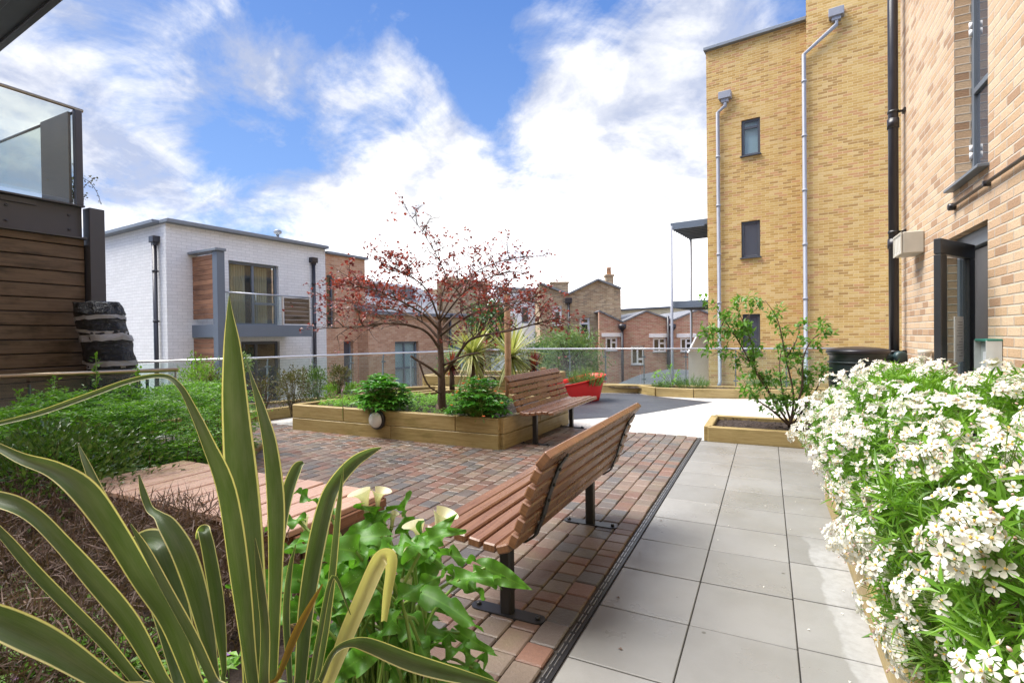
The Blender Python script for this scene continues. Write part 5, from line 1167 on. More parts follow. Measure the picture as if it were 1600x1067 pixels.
for i, (px, py, dp, ang, L) in enumerate(big):
    b = D(px, py, dp)
    if b.z < .12: b.z = .12 + r.random()*.1
    right = V(math.cos(R(26.5)), math.sin(R(26.5)), 0); fwd = V(-right.y, right.x, 0)
    a = R(ang)*1.0; d = (right*math.cos(a) + V(0, 0, 1)*math.sin(a)*.55 + fwd*r.uniform(-.8, .3)).normalized()
    nrm = (V(0, 0, 1)*.8 - fwd*.55 + rdir(r)*.55).normalized()
    mb = MB(); arrow(mb, b, d, nrm, L*.76, L*r.uniform(.25, .34), r.uniform(.15, .45), .012 + .01*r.random(), i); part(mb, 'leaf', M['lily_leaf'], ly)
    g_ = lc + V(r.gauss(0, .10), r.gauss(0, .08), 0); mbs.tube(crom([g_, g_.lerp(b, .55) + V(0, 0, .10) - d*.02, b + d*.01], 4), .0055, 6, 0, False)
part(mbs, 'leaf_stalk', M['green_stem'], ly)
def spathe(c, d, s, tip, seed, kind=0):
    """a funnel of one rolled bract: c throat base, d upward axis, tip the side the lip rolls to"""
    d = d.normalized(); tip = (tip - d*tip.dot(d)).normalized(); sd_ = d.cross(tip)
    mb = MB(); vs = []; A = 17; S = 9
    for i in range(S):
        q = i/(S - 1)
        for k in range(A):
            a = (k/(A - 1)*2 - 1)*PI*(.98 - .12*q)
            rr_ = s*(.075 + .20*q**1.8*(1.0 if kind == 0 else .4))
            lip = (math.cos(a)*.5 + .5)**2
            h = s*(q*(.82 + .12*lip)) - s*.34*lip*max(0, q - .55)**1.3*2
            ou = rr_*(1 + 1.1*lip*max(0, q - .4)*1.6)
            vs.append(c + d*h + (tip*math.cos(a) + sd_*math.sin(a))*ou)
    mb.add(vs, [(i*A + k, i*A + k + 1, (i+1)*A + k + 1, (i+1)*A + k) for i in range(S - 1) for k in range(A - 1)], None, 0, True)
    f = part(mb, 'spathe', M['spathe'], ly)
    mb = MB(); mb.tube([c + d*s*.1, c + d*s*.6], [.006, .004], 8); part(mb, 'spadix', M['spadix'], f)
mbs = MB()
camr = V(math.cos(R(26.5)), math.sin(R(26.5)), 0); camf = V(-camr.y, camr.x, 0)
for i, (px, py, dp, s, lean, kd) in enumerate(((573, 800, 1.95, .115, -.45, 0), (590, 794, 1.95, .10, .2, 0), (612, 825, 1.95, .085, .35, 1), (682, 836, 1.85, .125, .75, 0), (655, 850, 1.9, .11, -.2, 0), (644, 892, 1.75, .12, -.5, 0), (640, 935, 1.75, .10, -.1, 1), (478, 835, 1.98, .09, -.5, 0), (668, 888, 1.85, .1, .2, 1))):
    c = D(px, py, dp); d = (V(0, 0, 1) + camr*lean*.3).normalized(); spathe(c, d, s*.95, camr*(1 if lean > 0 else -1) - camf*.35, i, kd)
    g_ = lc + V(r.gauss(0, .08), r.gauss(0, .06), 0); mbs.tube(crom([g_, g_.lerp(c, .5) + V(0, 0, .06), c - d*.06, c + d*.01], 4), [.007]*12 + [.0075], 7, 0, False)
part(mbs, 'flower_stalk', M['green_stem'], ly)
# ---- dead brown shrub
ds = thing('dead_shrub', 'low dead brown shrub of tangled twigs beside the decking platform', 'shrub', (-3.0, 1.2, .06))
mb = MB(); r = random.Random(21)
for i in range(21000):
    x = r.uniform(-4.6, -1.95); y = r.uniform(.55, 1.74)
    hgt = .50*(.62 + .4*noise.noise(V(x*2.2, y*2.2, 0)) + .2) * min(1, (x + 4.8)/.5, (-1.85 - x)/.35 + .2)
    p = V(x, y, .06 + hgt*r.random()**.6); d = rdir(r, .9); d2 = (d + rdir(r)*.7).normalized(); L = r.uniform(.05, .14); w_ = r.uniform(.0013, .0028)
    sdv = d.cross(rdir(r)).normalized()*w_; q = p + d*L*.5; e = q + d2*L*.5
    mb.add([p - sdv, p + sdv, q + sdv, q - sdv, e], [(0, 1, 2, 3), (3, 2, 4)])
part(mb, 'dead_twigs', M['brown_twigs'], ds)
mb = MB()
for i in range(70):
    x = r.uniform(-4.5, -2.0); y = r.uniform(.6, 1.7); p = V(x, y, .05); e = p + V(r.uniform(-.2, .2), r.uniform(-.2, .2), r.uniform(.25, .5)); mb.tube(crom([p, p.lerp(e, .5) + rdir(r)*.04, e], 3), [.006, .005, .005, .004, .003, .002, .0015], 5, 0, False)
part(mb, 'stem', M['twig'], ds)
# ---- ground cover in the front bed
mb = MB(); r = random.Random(31)
for i in range(2000):
    x = r.uniform(-3.6, -1.3); y = r.uniform(-.1, 1.2)
    if noise.noise(V(x*1.7, y*1.7, 3)) < -.2: continue
    b = V(x, y, .06); nl = r.randint(4, 7); hz_ = r.uniform(.04, .2); top = b + V(r.uniform(-.05, .05), r.uniform(-.05, .05), hz_)
    for k in range(nl):
        a = 2*PI*k/nl + r.random(); d = V(math.cos(a), math.sin(a), r.uniform(-.2, .35))
        mb.leaf(top, d, V(0, 0, 1), r.uniform(.03, .065), r.uniform(.012, .03), .15, .15)
o = mb.build('ground_cover', M['lime_leaf']); o['kind'] = 'stuff'; tag(o, 'low bright green ground cover leaves on the soil around the flax', 'ground cover')
for i, (px, py) in enumerate(((75, 972), (20, 1064), (245, 1045), (357, 1023))):
    p = G(px, py, .2); f = thing('wild_flower', 'tiny purple flower among the ground cover by the flax', 'flower', p, 'purple flowers in the front bed'); mb = MB()
    for k in range(6): a = k*PI/3; mb.leaf(p, V(math.cos(a), math.sin(a), .5), V(0, 0, 1), .018, .012, .1)
    part(mb, 'petals', M['purple_petal'], f); mb = MB(); mb.tube([V(p.x, p.y, .06), p], .0018, 5); part(mb, 'stem', M['green_stem'], f)
# ---- clipped hedge on the left
hg = thing('hedge', 'low spreading green hedge of small glossy leaves beside the decking platform', 'hedge', (-5.4, 2.9, .06))
HP = [(-4.25, 2.62), (-5.65, 4.35), (-6.55, 4.35), (-6.8, 2.2), (-5.6, 1.5), (-4.6, 2.0)]
def inpoly(x, y, P):
    c_ = False
    for i in range(len(P)):
        x0, y0 = P[i]; x1, y1 = P[i-1]
        if (y0 > y) != (y1 > y) and x < (x1 - x0)*(y - y0)/(y1 - y0) + x0: c_ = not c_
    return c_
def pdist(x, y, P):
    m = 9
    for i in range(len(P)):
        a = V(*P[i], 0); b = V(*P[i-1], 0); q = V(x, y, 0); t_ = max(0, min(1, (q - a).dot(b - a)/(b - a).length_squared)); m = min(m, (q - a - (b - a)*t_).length)
    return m
def hedge_top(x, y):
    e = pdist(x, y, HP); return .52 + .32*min(1, e/.45)**.5 + .12*noise.noise(V(x*1.6, y*1.6, 1)) + .06*noise.noise(V(x*5, y*5, 2))
mb = MB(); mb2 = MB(); r = random.Random(41); n_ = 0
while n_ < 5200:
    x = r.uniform(-6.9, -4.1); y = r.uniform(1.4, 4.5)
    if not inpoly(x, y, HP): continue
    n_ += 1; zt = hedge_top(x, y); e = pdist(x, y, HP)
    p = V(x, y, zt*(1 - .95*r.random()**(2.6 if e > .3 else 1.1)))
    if p.z < .08: p.z = .08
    a = r.uniform(0, 2*PI); d = V(math.cos(a), math.sin(a), r.uniform(-.1, .55)).normalized(); L = r.uniform(.07, .16)
    sidev = d.cross(V(0, 0, 1)).normalized()
    for k in range(7):
        q = p + d*L*k/6 + V(0, 0, .01*math.sin(k)); s_ = 1 if k % 2 else -1
        (mb if r.random() < .9 else mb2).leaf(q, (d*.5 + sidev*s_ + V(0, 0, r.uniform(-.1, .4))).normalized(), V(0, 0, 1) + rdir(r)*.45, r.uniform(.030, .052), r.uniform(.016, .027), .2, .1)
part(mb, 'foliage', M['hedge_leaf'], hg)
part(mb2, 'young_shoots', M['lime_leaf'], hg)
mb = MB()
for i in range(60):
    x = r.uniform(-6.6, -4.5); y = r.uniform(1.8, 4.1)
    if inpoly(x, y, HP): mb.tube(crom([V(x, y, .03), V(x + r.uniform(-.1, .1), y + r.uniform(-.1, .1), .3), V(x + r.uniform(-.25, .25), y + r.uniform(-.25, .25), hedge_top(x, y)*.85)], 3), [.010, .009, .008, .006, .005, .004, .002], 5, 0, False)
part(mb, 'stem', M['bark'], hg)
# glossier evergreen in front of it at the picture edge
bush(D(62, 752, 3.7) + V(0, 0, -.05), (.92, .7, .44), 5200, .05, .028, M['dark_leaf'], 'dark glossy leaved evergreen shrub in front of the timber wall', 'shrub', 'shrub', None, 26, 5, .4, .5, .3, base=V(*D(62, 752, 3.7)[:2], .06))
for i, (px, py, dp) in enumerate(((150, 560, 5.45), (215, 575, 5.5), (85, 590, 5.2), (30, 612, 4.9), (205, 600, 5.3))):
    tp = D(px, py, dp); b = V(tp.x + .1, tp.y - .1, .5); mb = MB(); rr = random.Random(i + 3); path = crom([b, b.lerp(tp, .5) + V(.05, .0, .03), tp], 8)
    for k, q in enumerate(path):
        for j in range(5 if k > 5 else 2): mb.leaf(q + rdir(rr)*.03, rdir(rr, .5), V(0, 0, 1) + rdir(rr)*.5, rr.uniform(.035, .06), rr.uniform(.02, .032), .15)
    part(mb, 'young_shoots', M['lime_leaf'] if i % 2 else M['hedge_leaf'], hg)
    mb = MB(); mb.tube(path, .004, 5, 0, False); part(mb, 'stem', M['green_stem'], hg)
# ---- bushes in the bed along the rail
def bush_px(px, py, dp, wpx, hpx, *a, **k):
    c = D(px, py, dp); s_ = dp/800
    return bush(c, (wpx*s_/2, wpx*s_/2*.8, hpx*s_/2), *a, base=V(c.x, c.y, max(.12, c.z - hpx*s_/2 - .12)), **k)
bush_px(312, 605, 7.9, 78, 82, 2600, .045, .02, M['bush_leaf'], 'light green feathery bush by the rail before the white flats', seed=3, fill=.25, lump=.6)
bush_px(335, 612, 7.8, 40, 60, 900, .045, .018, M['olive_leaf'], 'thin brownish bush beside the light green bush by the rail', seed=13, fill=.2, lump=.6)
bush_px(412, 612, 8.5, 46, 60, 620, .04, .016, M['olive_leaf'], 'sparse twiggy brown bush by the rail behind the tall flax leaf', seed=4, fill=.1, lump=.7, stems=26, smat='twig')
bush_px(458, 606, 8.5, 62, 62, 2000, .042, .02, M['olive_leaf'], 'rounded olive brown bush in the bed beside the raised planter', seed=5, fill=.3, lump=.5, stems=16)
bush_px(492, 603, 8.9, 48, 64, 1700, .042, .02, M['dark_leaf'], 'dark green bush by the rail next to the olive brown bush', seed=6, fill=.3, lump=.5)
bush_px(530, 587, 8.6, 40, 30, 620, .05, .024, M['olive_leaf'], 'small bare stemmed shrub with a tuft of yellowish leaves by the rail', seed=7, fill=.2, lump=.5, stems=8)
bush_px(520, 616, 8.7, 36, 34, 560, .05, .024, M['bush_leaf'], 'small bright yellow green bush low in the bed by the rail', seed=8, fill=.2)
bush_px(550, 612, 8.8, 30, 30, 420, .05, .024, M['bush_leaf'], 'little lime bush nearest the hellebores along the rail', seed=9, fill=.2)
bush_px(372, 570, 9.6, 46, 40, 500, .07, .03, M['willow_leaf'], 'pale leafy plant behind the rail glass before the white flats', seed=10, fill=.2, stems=6)
# ---- raised planter planting
def clump(px, py, dp, wpx, hpx, n, label, mat='hell_leaf', seed=1, L=.12, W=.05, flowers=None, soil=.36):
    r = random.Random(seed); c = D(px, py, dp); s_ = dp/800; o = thing('perennial', label, 'plant', V(c.x, c.y, soil)); mb = MB(); ms = MB()
    for i in range(n):
        d = rdir(r, .5); d.z = abs(d.z); q = r.random()**.4
        p = V(c.x + d.x*wpx*s_/2*q, c.y + d.y*wpx*s_/2*.8*q, soil + .06 + d.z*hpx*s_*q*.85); k = r.randint(4, 6)
        g_ = V(c.x + r.gauss(0, .08), c.y + r.gauss(0, .08), soil - .02); ms.tube(crom([g_, g_.lerp(p, .5) + V(0, 0, .06), p], 2), .004, 5, 0, False)
        for j in range(k):
            a = 2*PI*j/k + r.random(); d2 = (V(math.cos(a), math.sin(a), r.uniform(-.2, .3)) + d*.4).normalized(); mb.leaf(p, d2, V(0, 0, 1) + rdir(r)*.3, L*r.uniform(.6, 1.15), W*r.uniform(.7, 1.2), .15, .25)
    part(mb, 'foliage', M[mat], o); part(ms, 'stem', M['green_stem'], o)
    if flowers:
        for i in range(flowers):
            mf = MB()
            d = rdir(r, .6) - V(*ray(px, py))*.4; p = V(c.x + d.x*wpx*s_/2, c.y + d.y*wpx*s_/2*.8, soil + .06 + abs(d.z)*hpx*s_*.8)
            for j in range(5): a = 2*PI*j/5; mf.leaf(p, V(math.cos(a), math.sin(a), .4), V(0, 0, 1), .028, .02, .1)
            part(mf, 'flower', M['orange_petal'], o)
    return o
clump(598, 612, 7.2, 92, 62, 230, 'dense glossy green clump with big leaves left of the red leaved tree', seed=2)
clump(748, 612, 6.55, 104, 66, 270, 'leafy green clump with orange flowers behind the far bench', seed=3, L=.095, W=.04, flowers=16)
mb = MB(); r = random.Random(51)
for i in range(1500):
    p = V(r.uniform(-6.2, -3.4), r.uniform(5.6, 7.2), .36)
    if p.x > -4.4 and noise.noise(p*1.5) < -.05 or not inpoly(p.x, p.y, mainP): continue
    p.z += .03*noise.noise(p*4)
    for k in range(5): a = r.random()*2*PI; mb.leaf(p + V(0, 0, r.uniform(.02, .09)), V(math.cos(a), math.sin(a), r.uniform(0, .5)), V(0, 0, 1), r.uniform(.03, .055), r.uniform(.018, .03), .15)
o = mb.build('ground_cover', M['lime_leaf']); o['kind'] = 'stuff'; tag(o, 'bright lime ground cover in the raised planter under the red leaved tree', 'ground cover')
p = D(535, 612, 6.7); f = thing('bluebell', 'small blue flower spike at the corner of the raised planter', 'flower', V(p.x, p.y, .36)); mb = MB(); r = random.Random(2)
for k in range(16): mb.leaf(p + V(0, 0, -.05 + k*.006), rdir(r), V(0, 0, 1), .03, .02, .1)
part(mb, 'petals', M['purple_petal'], f); mb = MB(); mb.tube([V(p.x, p.y, .34), p], .004, 6); part(mb, 'stem', M['green_stem'], f)
# ---- red leaved tree
tb0 = G(690, 640, .36); d0 = 7.25
tree = thing('redbud_tree', 'small spreading tree with dark red leaves in the raised planter', 'tree', tb0)
mt = MB(); mw = MB(); ml = MB(); r = random.Random(77)
def limb(ctrl, r0, r1, n=5, mb=mt, seg=8):
    P = [p if isinstance(p, Vector) else D(p[0], p[1], p[2]) for p in ctrl]; Q = crom(P, n); k = len(Q)
    mb.tube(Q, [r0 + (r1 - r0)*(i/(k - 1))**.8 for i in range(k)], seg, 0, True); return Q
def leafclump(p, n, s=.055, spread=.07):
    for _ in range(n):
        q = p + rdir(r)*spread*r.random(); d = V(r.gauss(0, 1), r.gauss(0, 1), r.uniform(-.9, .2)).normalized(); ml.leaf(q, d, V(0, 0, 1) + rdir(r)*.7, s*r.uniform(.7, 1.3), s*r.uniform(.75, 1.2), .12, .1)
def twig(p, d, L, rad, lev, leafy):
    k = 5; pts = [p]; dd_ = d.normalized()
    for i in range(k):
        dd_ = (dd_ + rdir(r)*.22 + V(0, 0, .025 if lev else .0)).normalized(); pts.append(pts[-1] + dd_*L/k)
    mw.tube(pts, [rad*(1 - .75*i/k) for i in range(k + 1)], 5, 0, False)
    if lev < 2:
        for i in range(1, k + 1):
            if r.random() < (.72 if lev == 0 else .55):
                s_ = rdir(r); s_.z *= .45; twig(pts[i], (dd_*.7 + s_*.9), L*r.uniform(.4, .65), rad*.5, lev + 1, leafy)
    if r.random() < leafy: leafclump(pts[-1], r.randint(2, 5), .042, .06)
    for q in pts[2:-1]:
        if r.random() < leafy*.42: leafclump(q, r.randint(1, 3), .042, .045)
tk = limb([tb0 + V(0, 0, -.05), (690, 600, d0), (689, 560, d0), (687, 525, d0), (686, 500, d0)], .066, .03, 6)
mt.lathe([(.098, 0), (.08, .06), (.072, .14)], tb0 + V(0, 0, -.06), 12)
LIMBS = [([(692, 585, d0), (712, 560, d0 - .1), (732, 533, d0 - .25), (760, 523, d0 - .5), (800, 516, d0 - .8), (840, 505, d0 - 1.0), (872, 497, d0 - 1.1)], .042, .008, .5),
         ([(687, 545, d0), (668, 520, d0 - .2), (640, 508, d0 - .45), (600, 505, d0 - .7), (560, 510, d0 - .9), (522, 512, d0 - 1.0)], .036, .006, .25),
         ([(687, 530, d0), (660, 503, d0 + .1), (620, 485, d0 + .3), (575, 475, d0 + .4), (525, 468, d0 + .4)], .036, .006, .8),
         ([(686, 515, d0), (660, 490, d0 - .5), (625, 470, d0 - .9), (590, 455, d0 - 1.2), (560, 448, d0 - 1.3)], .032, .006, .9),
         ([(686, 508, d0), (655, 478, d0 + .6), (615, 458, d0 + 1.0), (575, 440, d0 + 1.3)], .03, .006, .9),
         ([(686, 500, d0), (690, 465, d0), (697, 436, d0), (688, 410, d0), (677, 390, d0), (660, 362, d0), (640, 335, d0), (622, 300, d0)], .022, .002, .22),
         ([(686, 500, d0), (704, 466, d0 + .2), (730, 435, d0 + .4), (770, 412, d0 + .5), (815, 402, d0 + .6)], .028, .004, .5),
         ([(687, 518, d0), (715, 490, d0 + .4), (760, 468, d0 + .8), (810, 455, d0 + 1.0)], .032, .005, .7),
         ([(687, 525, d0), (725, 497, d0 - .4), (770, 478, d0 - .8), (820, 470, d0 - 1.1)], .034, .006, .6),
         ([(686, 505, d0), (720, 462, d0 - .3), (750, 440, d0 - .5), (790, 425, d0 - .6)], .026, .005, .8),
         ([(686, 500, d0), (668, 455, d0 - .2), (640, 432, d0 - .4), (606, 420, d0 - .5)], .026, .005, .9),
         ([(740, 530, d0 - .3), (765, 503, d0 - .3), (800, 480, d0 - .3), (835, 465, d0 - .2)], .02, .004, .5),
         ([(692, 470, d0), (725, 455, d0 + 1.0), (760, 440, d0 + 1.5)], .022, .005, .8)]
for ctrl, r0, r1, lf_ in LIMBS:
    Q = limb(ctrl, r0*.62, r1*.7); k = len(Q)
    for i in range(int(k*.25), k):
        if r.random() < (.85 if ctrl[-1][1] > 310 else .38):
            t_ = (Q[min(i+1, k-1)] - Q[i-1]).normalized(); s_ = rdir(r); s_.z = s_.z*.4 + .12; twig(Q[i], t_*.6 + s_*.8, r.uniform(.3, .66)*(1.1 - .4*i/k)*(1 if ctrl[-1][1] > 310 else .55), .0085, 0, lf_*.5)
    if lf_ > .4: leafclump(Q[-1], 6, .05, .12)
limb([(693, 592, d0), (672, 575, d0 - .2), (652, 563, d0 - .3), (642, 556, d0 - .35)], .022, .014); limb([(655, 566, d0 - .3), (668, 600, d0 - .25), (688, 615, d0 - .05)], .014, .01)
limb([(694, 570, d0), (725, 556, d0 - .4), (748, 551, d0 - .6)], .018, .010)
for (px, py, n_) in ((621, 302, 5), (626, 316, 4), (612, 333, 4), (634, 335, 4), (618, 345, 4), (646, 356, 5), (655, 362, 6), (670, 365, 7), (680, 372, 7), (698, 368, 8), (712, 366, 8), (622, 375, 4), (634, 385, 5), (730, 375, 5), (733, 360, 3), (760, 382, 4), (783, 362, 3), (790, 394, 5), (637, 408, 12), (618, 432, 12), (676, 398, 6), (704, 397, 6), (735, 387, 5), (590, 395, 3), (596, 415, 3), (650, 420, 6), (712, 425, 6), (805, 428, 6), (820, 432, 7), (845, 480, 5), (862, 470, 3), (880, 495, 5), (855, 500, 5), (505, 470, 10), (502, 492, 5), (520, 455, 4), (530, 480, 12), (548, 470, 14), (570, 445, 14), (790, 420, 5), (770, 445, 8), (500, 503, 4), (555, 515, 7), (840, 445, 4)):
    leafclump(D(px, py, d0 + r.uniform(-.5, .5)), n_, .046, .10)
for s0, s1, n_ in (((530, 452), (690, 440), 40), ((690, 440), (790, 445), 34), ((560, 470), (680, 462), 36), ((700, 462), (780, 455), 24), ((510, 485), (600, 490), 16), ((790, 470), (870, 490), 12), ((600, 385), (700, 430), 12), ((690, 425), (760, 380), 12)):
    for i in range(n_):
        f = r.random(); leafclump(D(s0[0] + (s1[0]-s0[0])*f + r.gauss(0, 8), s0[1] + (s1[1]-s0[1])*f + r.gauss(0, 9), d0 + r.uniform(-1.2, 1.2)), r.randint(3, 6), .046, .10)
part(mt, 'trunk', M['bark'], tree); part(mw, 'branches', M['bark'], tree); part(ml, 'crown', M['cercis'], tree)
# ---- striped cordylines
def cordyline(px, py, dp, rad, n, label, mat, seed, name='cordyline', stemz=None):
    r = random.Random(seed); c = D(px, py, dp); o = thing(name, label, 'plant', V(c.x, c.y, .5)); mb = MB(); mm = (M['cordy'], M['cordy_red'])
    for i in range(n):
        d = rdir(r, .45); L = rad*r.uniform(.65, 1.1); pts = []; dz = r.uniform(.5, 1.1)
        for k in range(6):
            t_ = k/5; pts.append(c + d*L*t_ + V(0, 0, -dz*L*.42*t_*t_*(1 - max(0, d.z)*.8) + .05*t_))
        mb.blade(pts, [.03, .038, .036, .03, .02, .004], [V(0, 0, 1) + rdir(r)*.2]*6, 0, .12)
    part(mb, 'leaves', M[mat], o); mb = MB(); mb.tube([V(c.x, c.y, .45), c], [.05, .04], 8); part(mb, 'stem', M['bark'], o)
    return o
cordyline(738, 556, 9.6, .80, 150, 'yellow and pink striped spiky palm near the red leaved trunk', 'cordy', 1)
cordyline(798, 558, 9.8, .85, 160, 'yellow striped spiky palm behind the wooden pole', 'cordy', 2)
cordyline(706, 572, 9.2, .26, 60, 'small dark red spiky plant left of the striped palms', 'cordy_red', 3)
cordyline(833, 575, 10.0, .34, 70, 'dark red spiky plant right of the striped palms', 'cordy_red', 4)
cordyline(752, 548, 10.1, .42, 50, 'reddish spiky plant between the two striped palms', 'cordy_red', 5)
# ---- tub planting, rosemary clumps and bright plant by the rail
def needles(px, py, dp, wpx, hpx, n, label, base, seed, mat='rosemary'):
    r = random.Random(seed); c = D(px, py, dp); s_ = dp/800; base = Vector((c.x, c.y, base)); o = thing('rosemary_bush', label, 'shrub', base); mb = MB(); ms = MB()
    for i in range(n):
        a = r.random()*2*PI; q = r.random()**.5; b = base + V(math.cos(a)*wpx*s_/2*q*.75, math.sin(a)*wpx*s_/2*q*.5, -.02); H = (c.z + hpx*s_/2 - base.z)*r.uniform(.5, 1.05)*(1.1 - .45*q)
        d = (V(math.cos(a)*q*.6, math.sin(a)*q*.5, 1) + rdir(r)*.22).normalized(); e = b + d*H
        ms.tube([b, e], [.004, .002], 4, 0, False)
        for k in range(16):
            t_ = .15 + .85*k/15; p = b.lerp(e, t_); mb.leaf(p, (d*.7 + rdir(r)*.8).normalized(), rdir(r), r.uniform(.03, .055), .007, .1)
    part(mb, 'foliage', M[mat], o); part(ms, 'stem', M['green_stem'], o)
tz = .36
needles(915, 585, (CAM.transposed() @ (tbc - O)).z*-1, 62, 34, 190, 'feathery green bush growing in the red tub', tz, 1)
needles(1035, 605, 12.0, 34, 26, 70, 'small feathery clump in the edging bed before the felt roof', .15, 2)
needles(1080, 600, 12.0, 66, 34, 150, 'wide feathery clump in the edging bed before the white screen', .15, 3)
needles(1205, 605, 12.3, 90, 36, 170, 'feathery green clump behind the leafy shrub along the rail', .15, 4)
c = D(1050, 590, 12.1); r = random.Random(8); o = thing('leafy_plant', 'bright green upright leafy plant in the edging bed by the rail', 'plant', V(c.x, c.y, .15)); mb = MB(); ms = MB()
for (px, py) in ((1024, 583), (1047, 572), (1040, 585), (1058, 580), (1030, 578), (1052, 592)):
    t_ = D(px, py, 12.1 + r.uniform(-.1, .1)); ms.tube([V(c.x, c.y, .15), V(c.x, c.y, .15).lerp(t_, .6) + V(0, 0, .05), t_], .006, 5); part(ms, 'stem', M['green_stem'], o); ms = MB()
    for k in range(9): mb.leaf(t_ - V(0, 0, .02*k), rdir(r, .3), V(0, 0, 1) + rdir(r)*.4, r.uniform(.10, .16), r.uniform(.03, .05), .12, .15)
part(mb, 'foliage', M['lime_leaf'], o)
# ---- leafy shrub in the single sleeper planter
b0 = G(1236, 668, .16); db = -(CAM.transposed() @ (b0 - O)).z; r = random.Random(61)
o = thing('leafy_shrub', 'open fresh green shrub with leaning dark stems in the low mulch planter', 'shrub', b0); mt = MB(); ml = MB()
STS = [[(1236, 670), (1212, 630), (1180, 580), (1155, 535), (1132, 500), (1112, 466)], [(1212, 630), (1190, 590), (1165, 560), (1140, 545), (1112, 556)], [(1238, 668), (1240, 620), (1228, 560), (1215, 500), (1196, 470)], [(1240, 668), (1252, 610), (1255, 560), (1270, 530), (1292, 516)], [(1236, 668), (1224, 620), (1218, 570), (1225, 530)],
       [(1234, 668), (1205, 640), (1180, 622), (1165, 600)], [(1242, 668), (1262, 630), (1280, 600), (1290, 575)], [(1180, 580), (1175, 540), (1160, 500), (1150, 480)], [(1155, 535), (1165, 500), (1185, 480)], [(1228, 560), (1245, 530), (1250, 505)], [(1132, 500), (1120, 520), (1100, 525)], [(1240, 640), (1256, 600), (1240, 570)]]
for i, S_ in enumerate(STS):
    dz = r.uniform(-.45, .45); Pn = [D(px, py, db + dz*k/len(S_)) for k, (px, py) in enumerate(S_)]; Pn[0] = b0 + V(r.uniform(-.03, .03), r.uniform(-.03, .03), 0) if S_[0][1] > 660 else D(*S_[0], db)
    Q = limb(Pn, .018 if S_[0][1] > 660 else .009, .003, 5, mt, 6)
    for k in range(4 if S_[0][1] > 660 else 1, len(Q)):
        if r.random() < .75:
            d = rdir(r, .25); e = Q[k] + d*r.uniform(.06, .24); mt.tube([Q[k], e], [.003, .0015], 4, 0, False)
            for j in range(r.randint(12, 20)):
                ml.leaf(Q[k].lerp(e, r.uniform(.4, 1.05)) + rdir(r)*.05, (rdir(r) + d*.5 + V(0, 0, -.1)).normalized(), V(0, 0, 1) + rdir(r)*.6, r.uniform(.055, .10), r.uniform(.03, .05), .14, .15)
part(mt, 'stem', M['bark'], o); part(ml, 'foliage', M['shrub_leaf'], o)
# ---- white flowering hedge beside the path
fh = thing('flowering_hedge', 'large white flowering hedge with narrow green leaves beside the path', 'hedge', (1.0, 3.0, .15))
r = random.Random(91); ml = MB(); mp = MB(); ms = MB(); mst = MB(); mbud = MB()
def hsurf(y, a, k=1.0):                                     # a runs from low at the path side over the top to the wall
    sx, sz = .60, .60 - .075*max(0, min(1, (y - 1.6)/1.6))
    if y > 4.6: f = max(.12, 1 - ((y - 4.6)/1.15)**2); sz *= .68 + .32*f; sx *= .6 + .4*f
    bul = 1 + .22*noise.noise(V(y*1.4, a*1.2, 5)) + .13*noise.noise(V(y*3.6, a*3, 9))
    cx_, cz = (1.0 if y < 4.6 else 1.0 - .06*(y - 4.6)), .55
    return V(cx_ - math.cos(a)*sx*k*bul, y, max(.14, cz + math.sin(a)*sz*k*bul))
def hnorm(a): return V(-math.cos(a), 0, math.sin(a))
for i in range(5600):
    y = .55 + 5.1*r.random()**.95; a = r.uniform(-.75, 2.2); k = 1 - .42*r.random()**1.7 + (.16*r.random() if r.random() < .16 else 0)
    p = hsurf(y, a, k); n_ = (hnorm(a) + rdir(r)*.7 + V(0, 0, .2)).normalized(); q = r.randint(4, 6); ax = n_.orthogonal().normalized(); bx = n_.cross(ax)
    big_ = r.uniform(.055, .10)
    for j in range(q):
        an = 2*PI*j/q + r.random()*.7; d = (n_*r.uniform(.25, 1.1) + ax*math.cos(an) + bx*math.sin(an)).normalized(); ml.leaf(p, d, n_, big_*r.uniform(.75, 1.25), r.uniform(.009, .016), .2, .18)
    if k > .8 and r.random() < .3:
        s_ = p - n_*.16; mst.tube([s_, p], [.0035, .002], 4, 0, False)
def flower(c, n_, s, detail):
    ax = n_.orthogonal().normalized(); bx = n_.cross(ax); ph = r.random()*6
    for j in range(5):
        an = ph + 2*PI*j/5 + r.uniform(-.1, .1); d = (ax*math.cos(an) + bx*math.sin(an) + n_*r.uniform(.0, .45)).normalized(); w_ = d.cross(n_).normalized()*s*.30; up = n_*s*.05
        if detail: mp.add([c, c + d*s*.22 - w_*.45, c + d*s*.22 + w_*.45, c + d*s*.62 - w_ + up, c + d*s*.62 + w_ + up, c + d*s*.95 - w_*.55, c + d*s*.95 + w_*.55, c + d*s*.6 - up], [(0, 1, 7), (0, 7, 2), (1, 3, 7), (2, 7, 4), (3, 5, 7), (4, 7, 6), (5, 6, 7)], None, 0, True)
        else: mp.add([c, c + d*s*.6 - w_*1.1, c + d*s*.6 + w_*1.1, c + d*s], [(0, 1, 3, 2)])
    if detail:
        for j in range(7):
            d = (n_ + rdir(r)*.45).normalized(); b = c + d*s*.24; ms.tube([c, b], [.0006, .0012], 4, 0, True); ms.lathe([(.0012, 0), (.0018, .0012), (.0006, .003)], b, 5)
    else: ms.lathe([(s*.14, 0), (s*.1, s*.1), (.001, s*.13)], c + n_*s*.02, 6, 0, n_)
nfl = 0
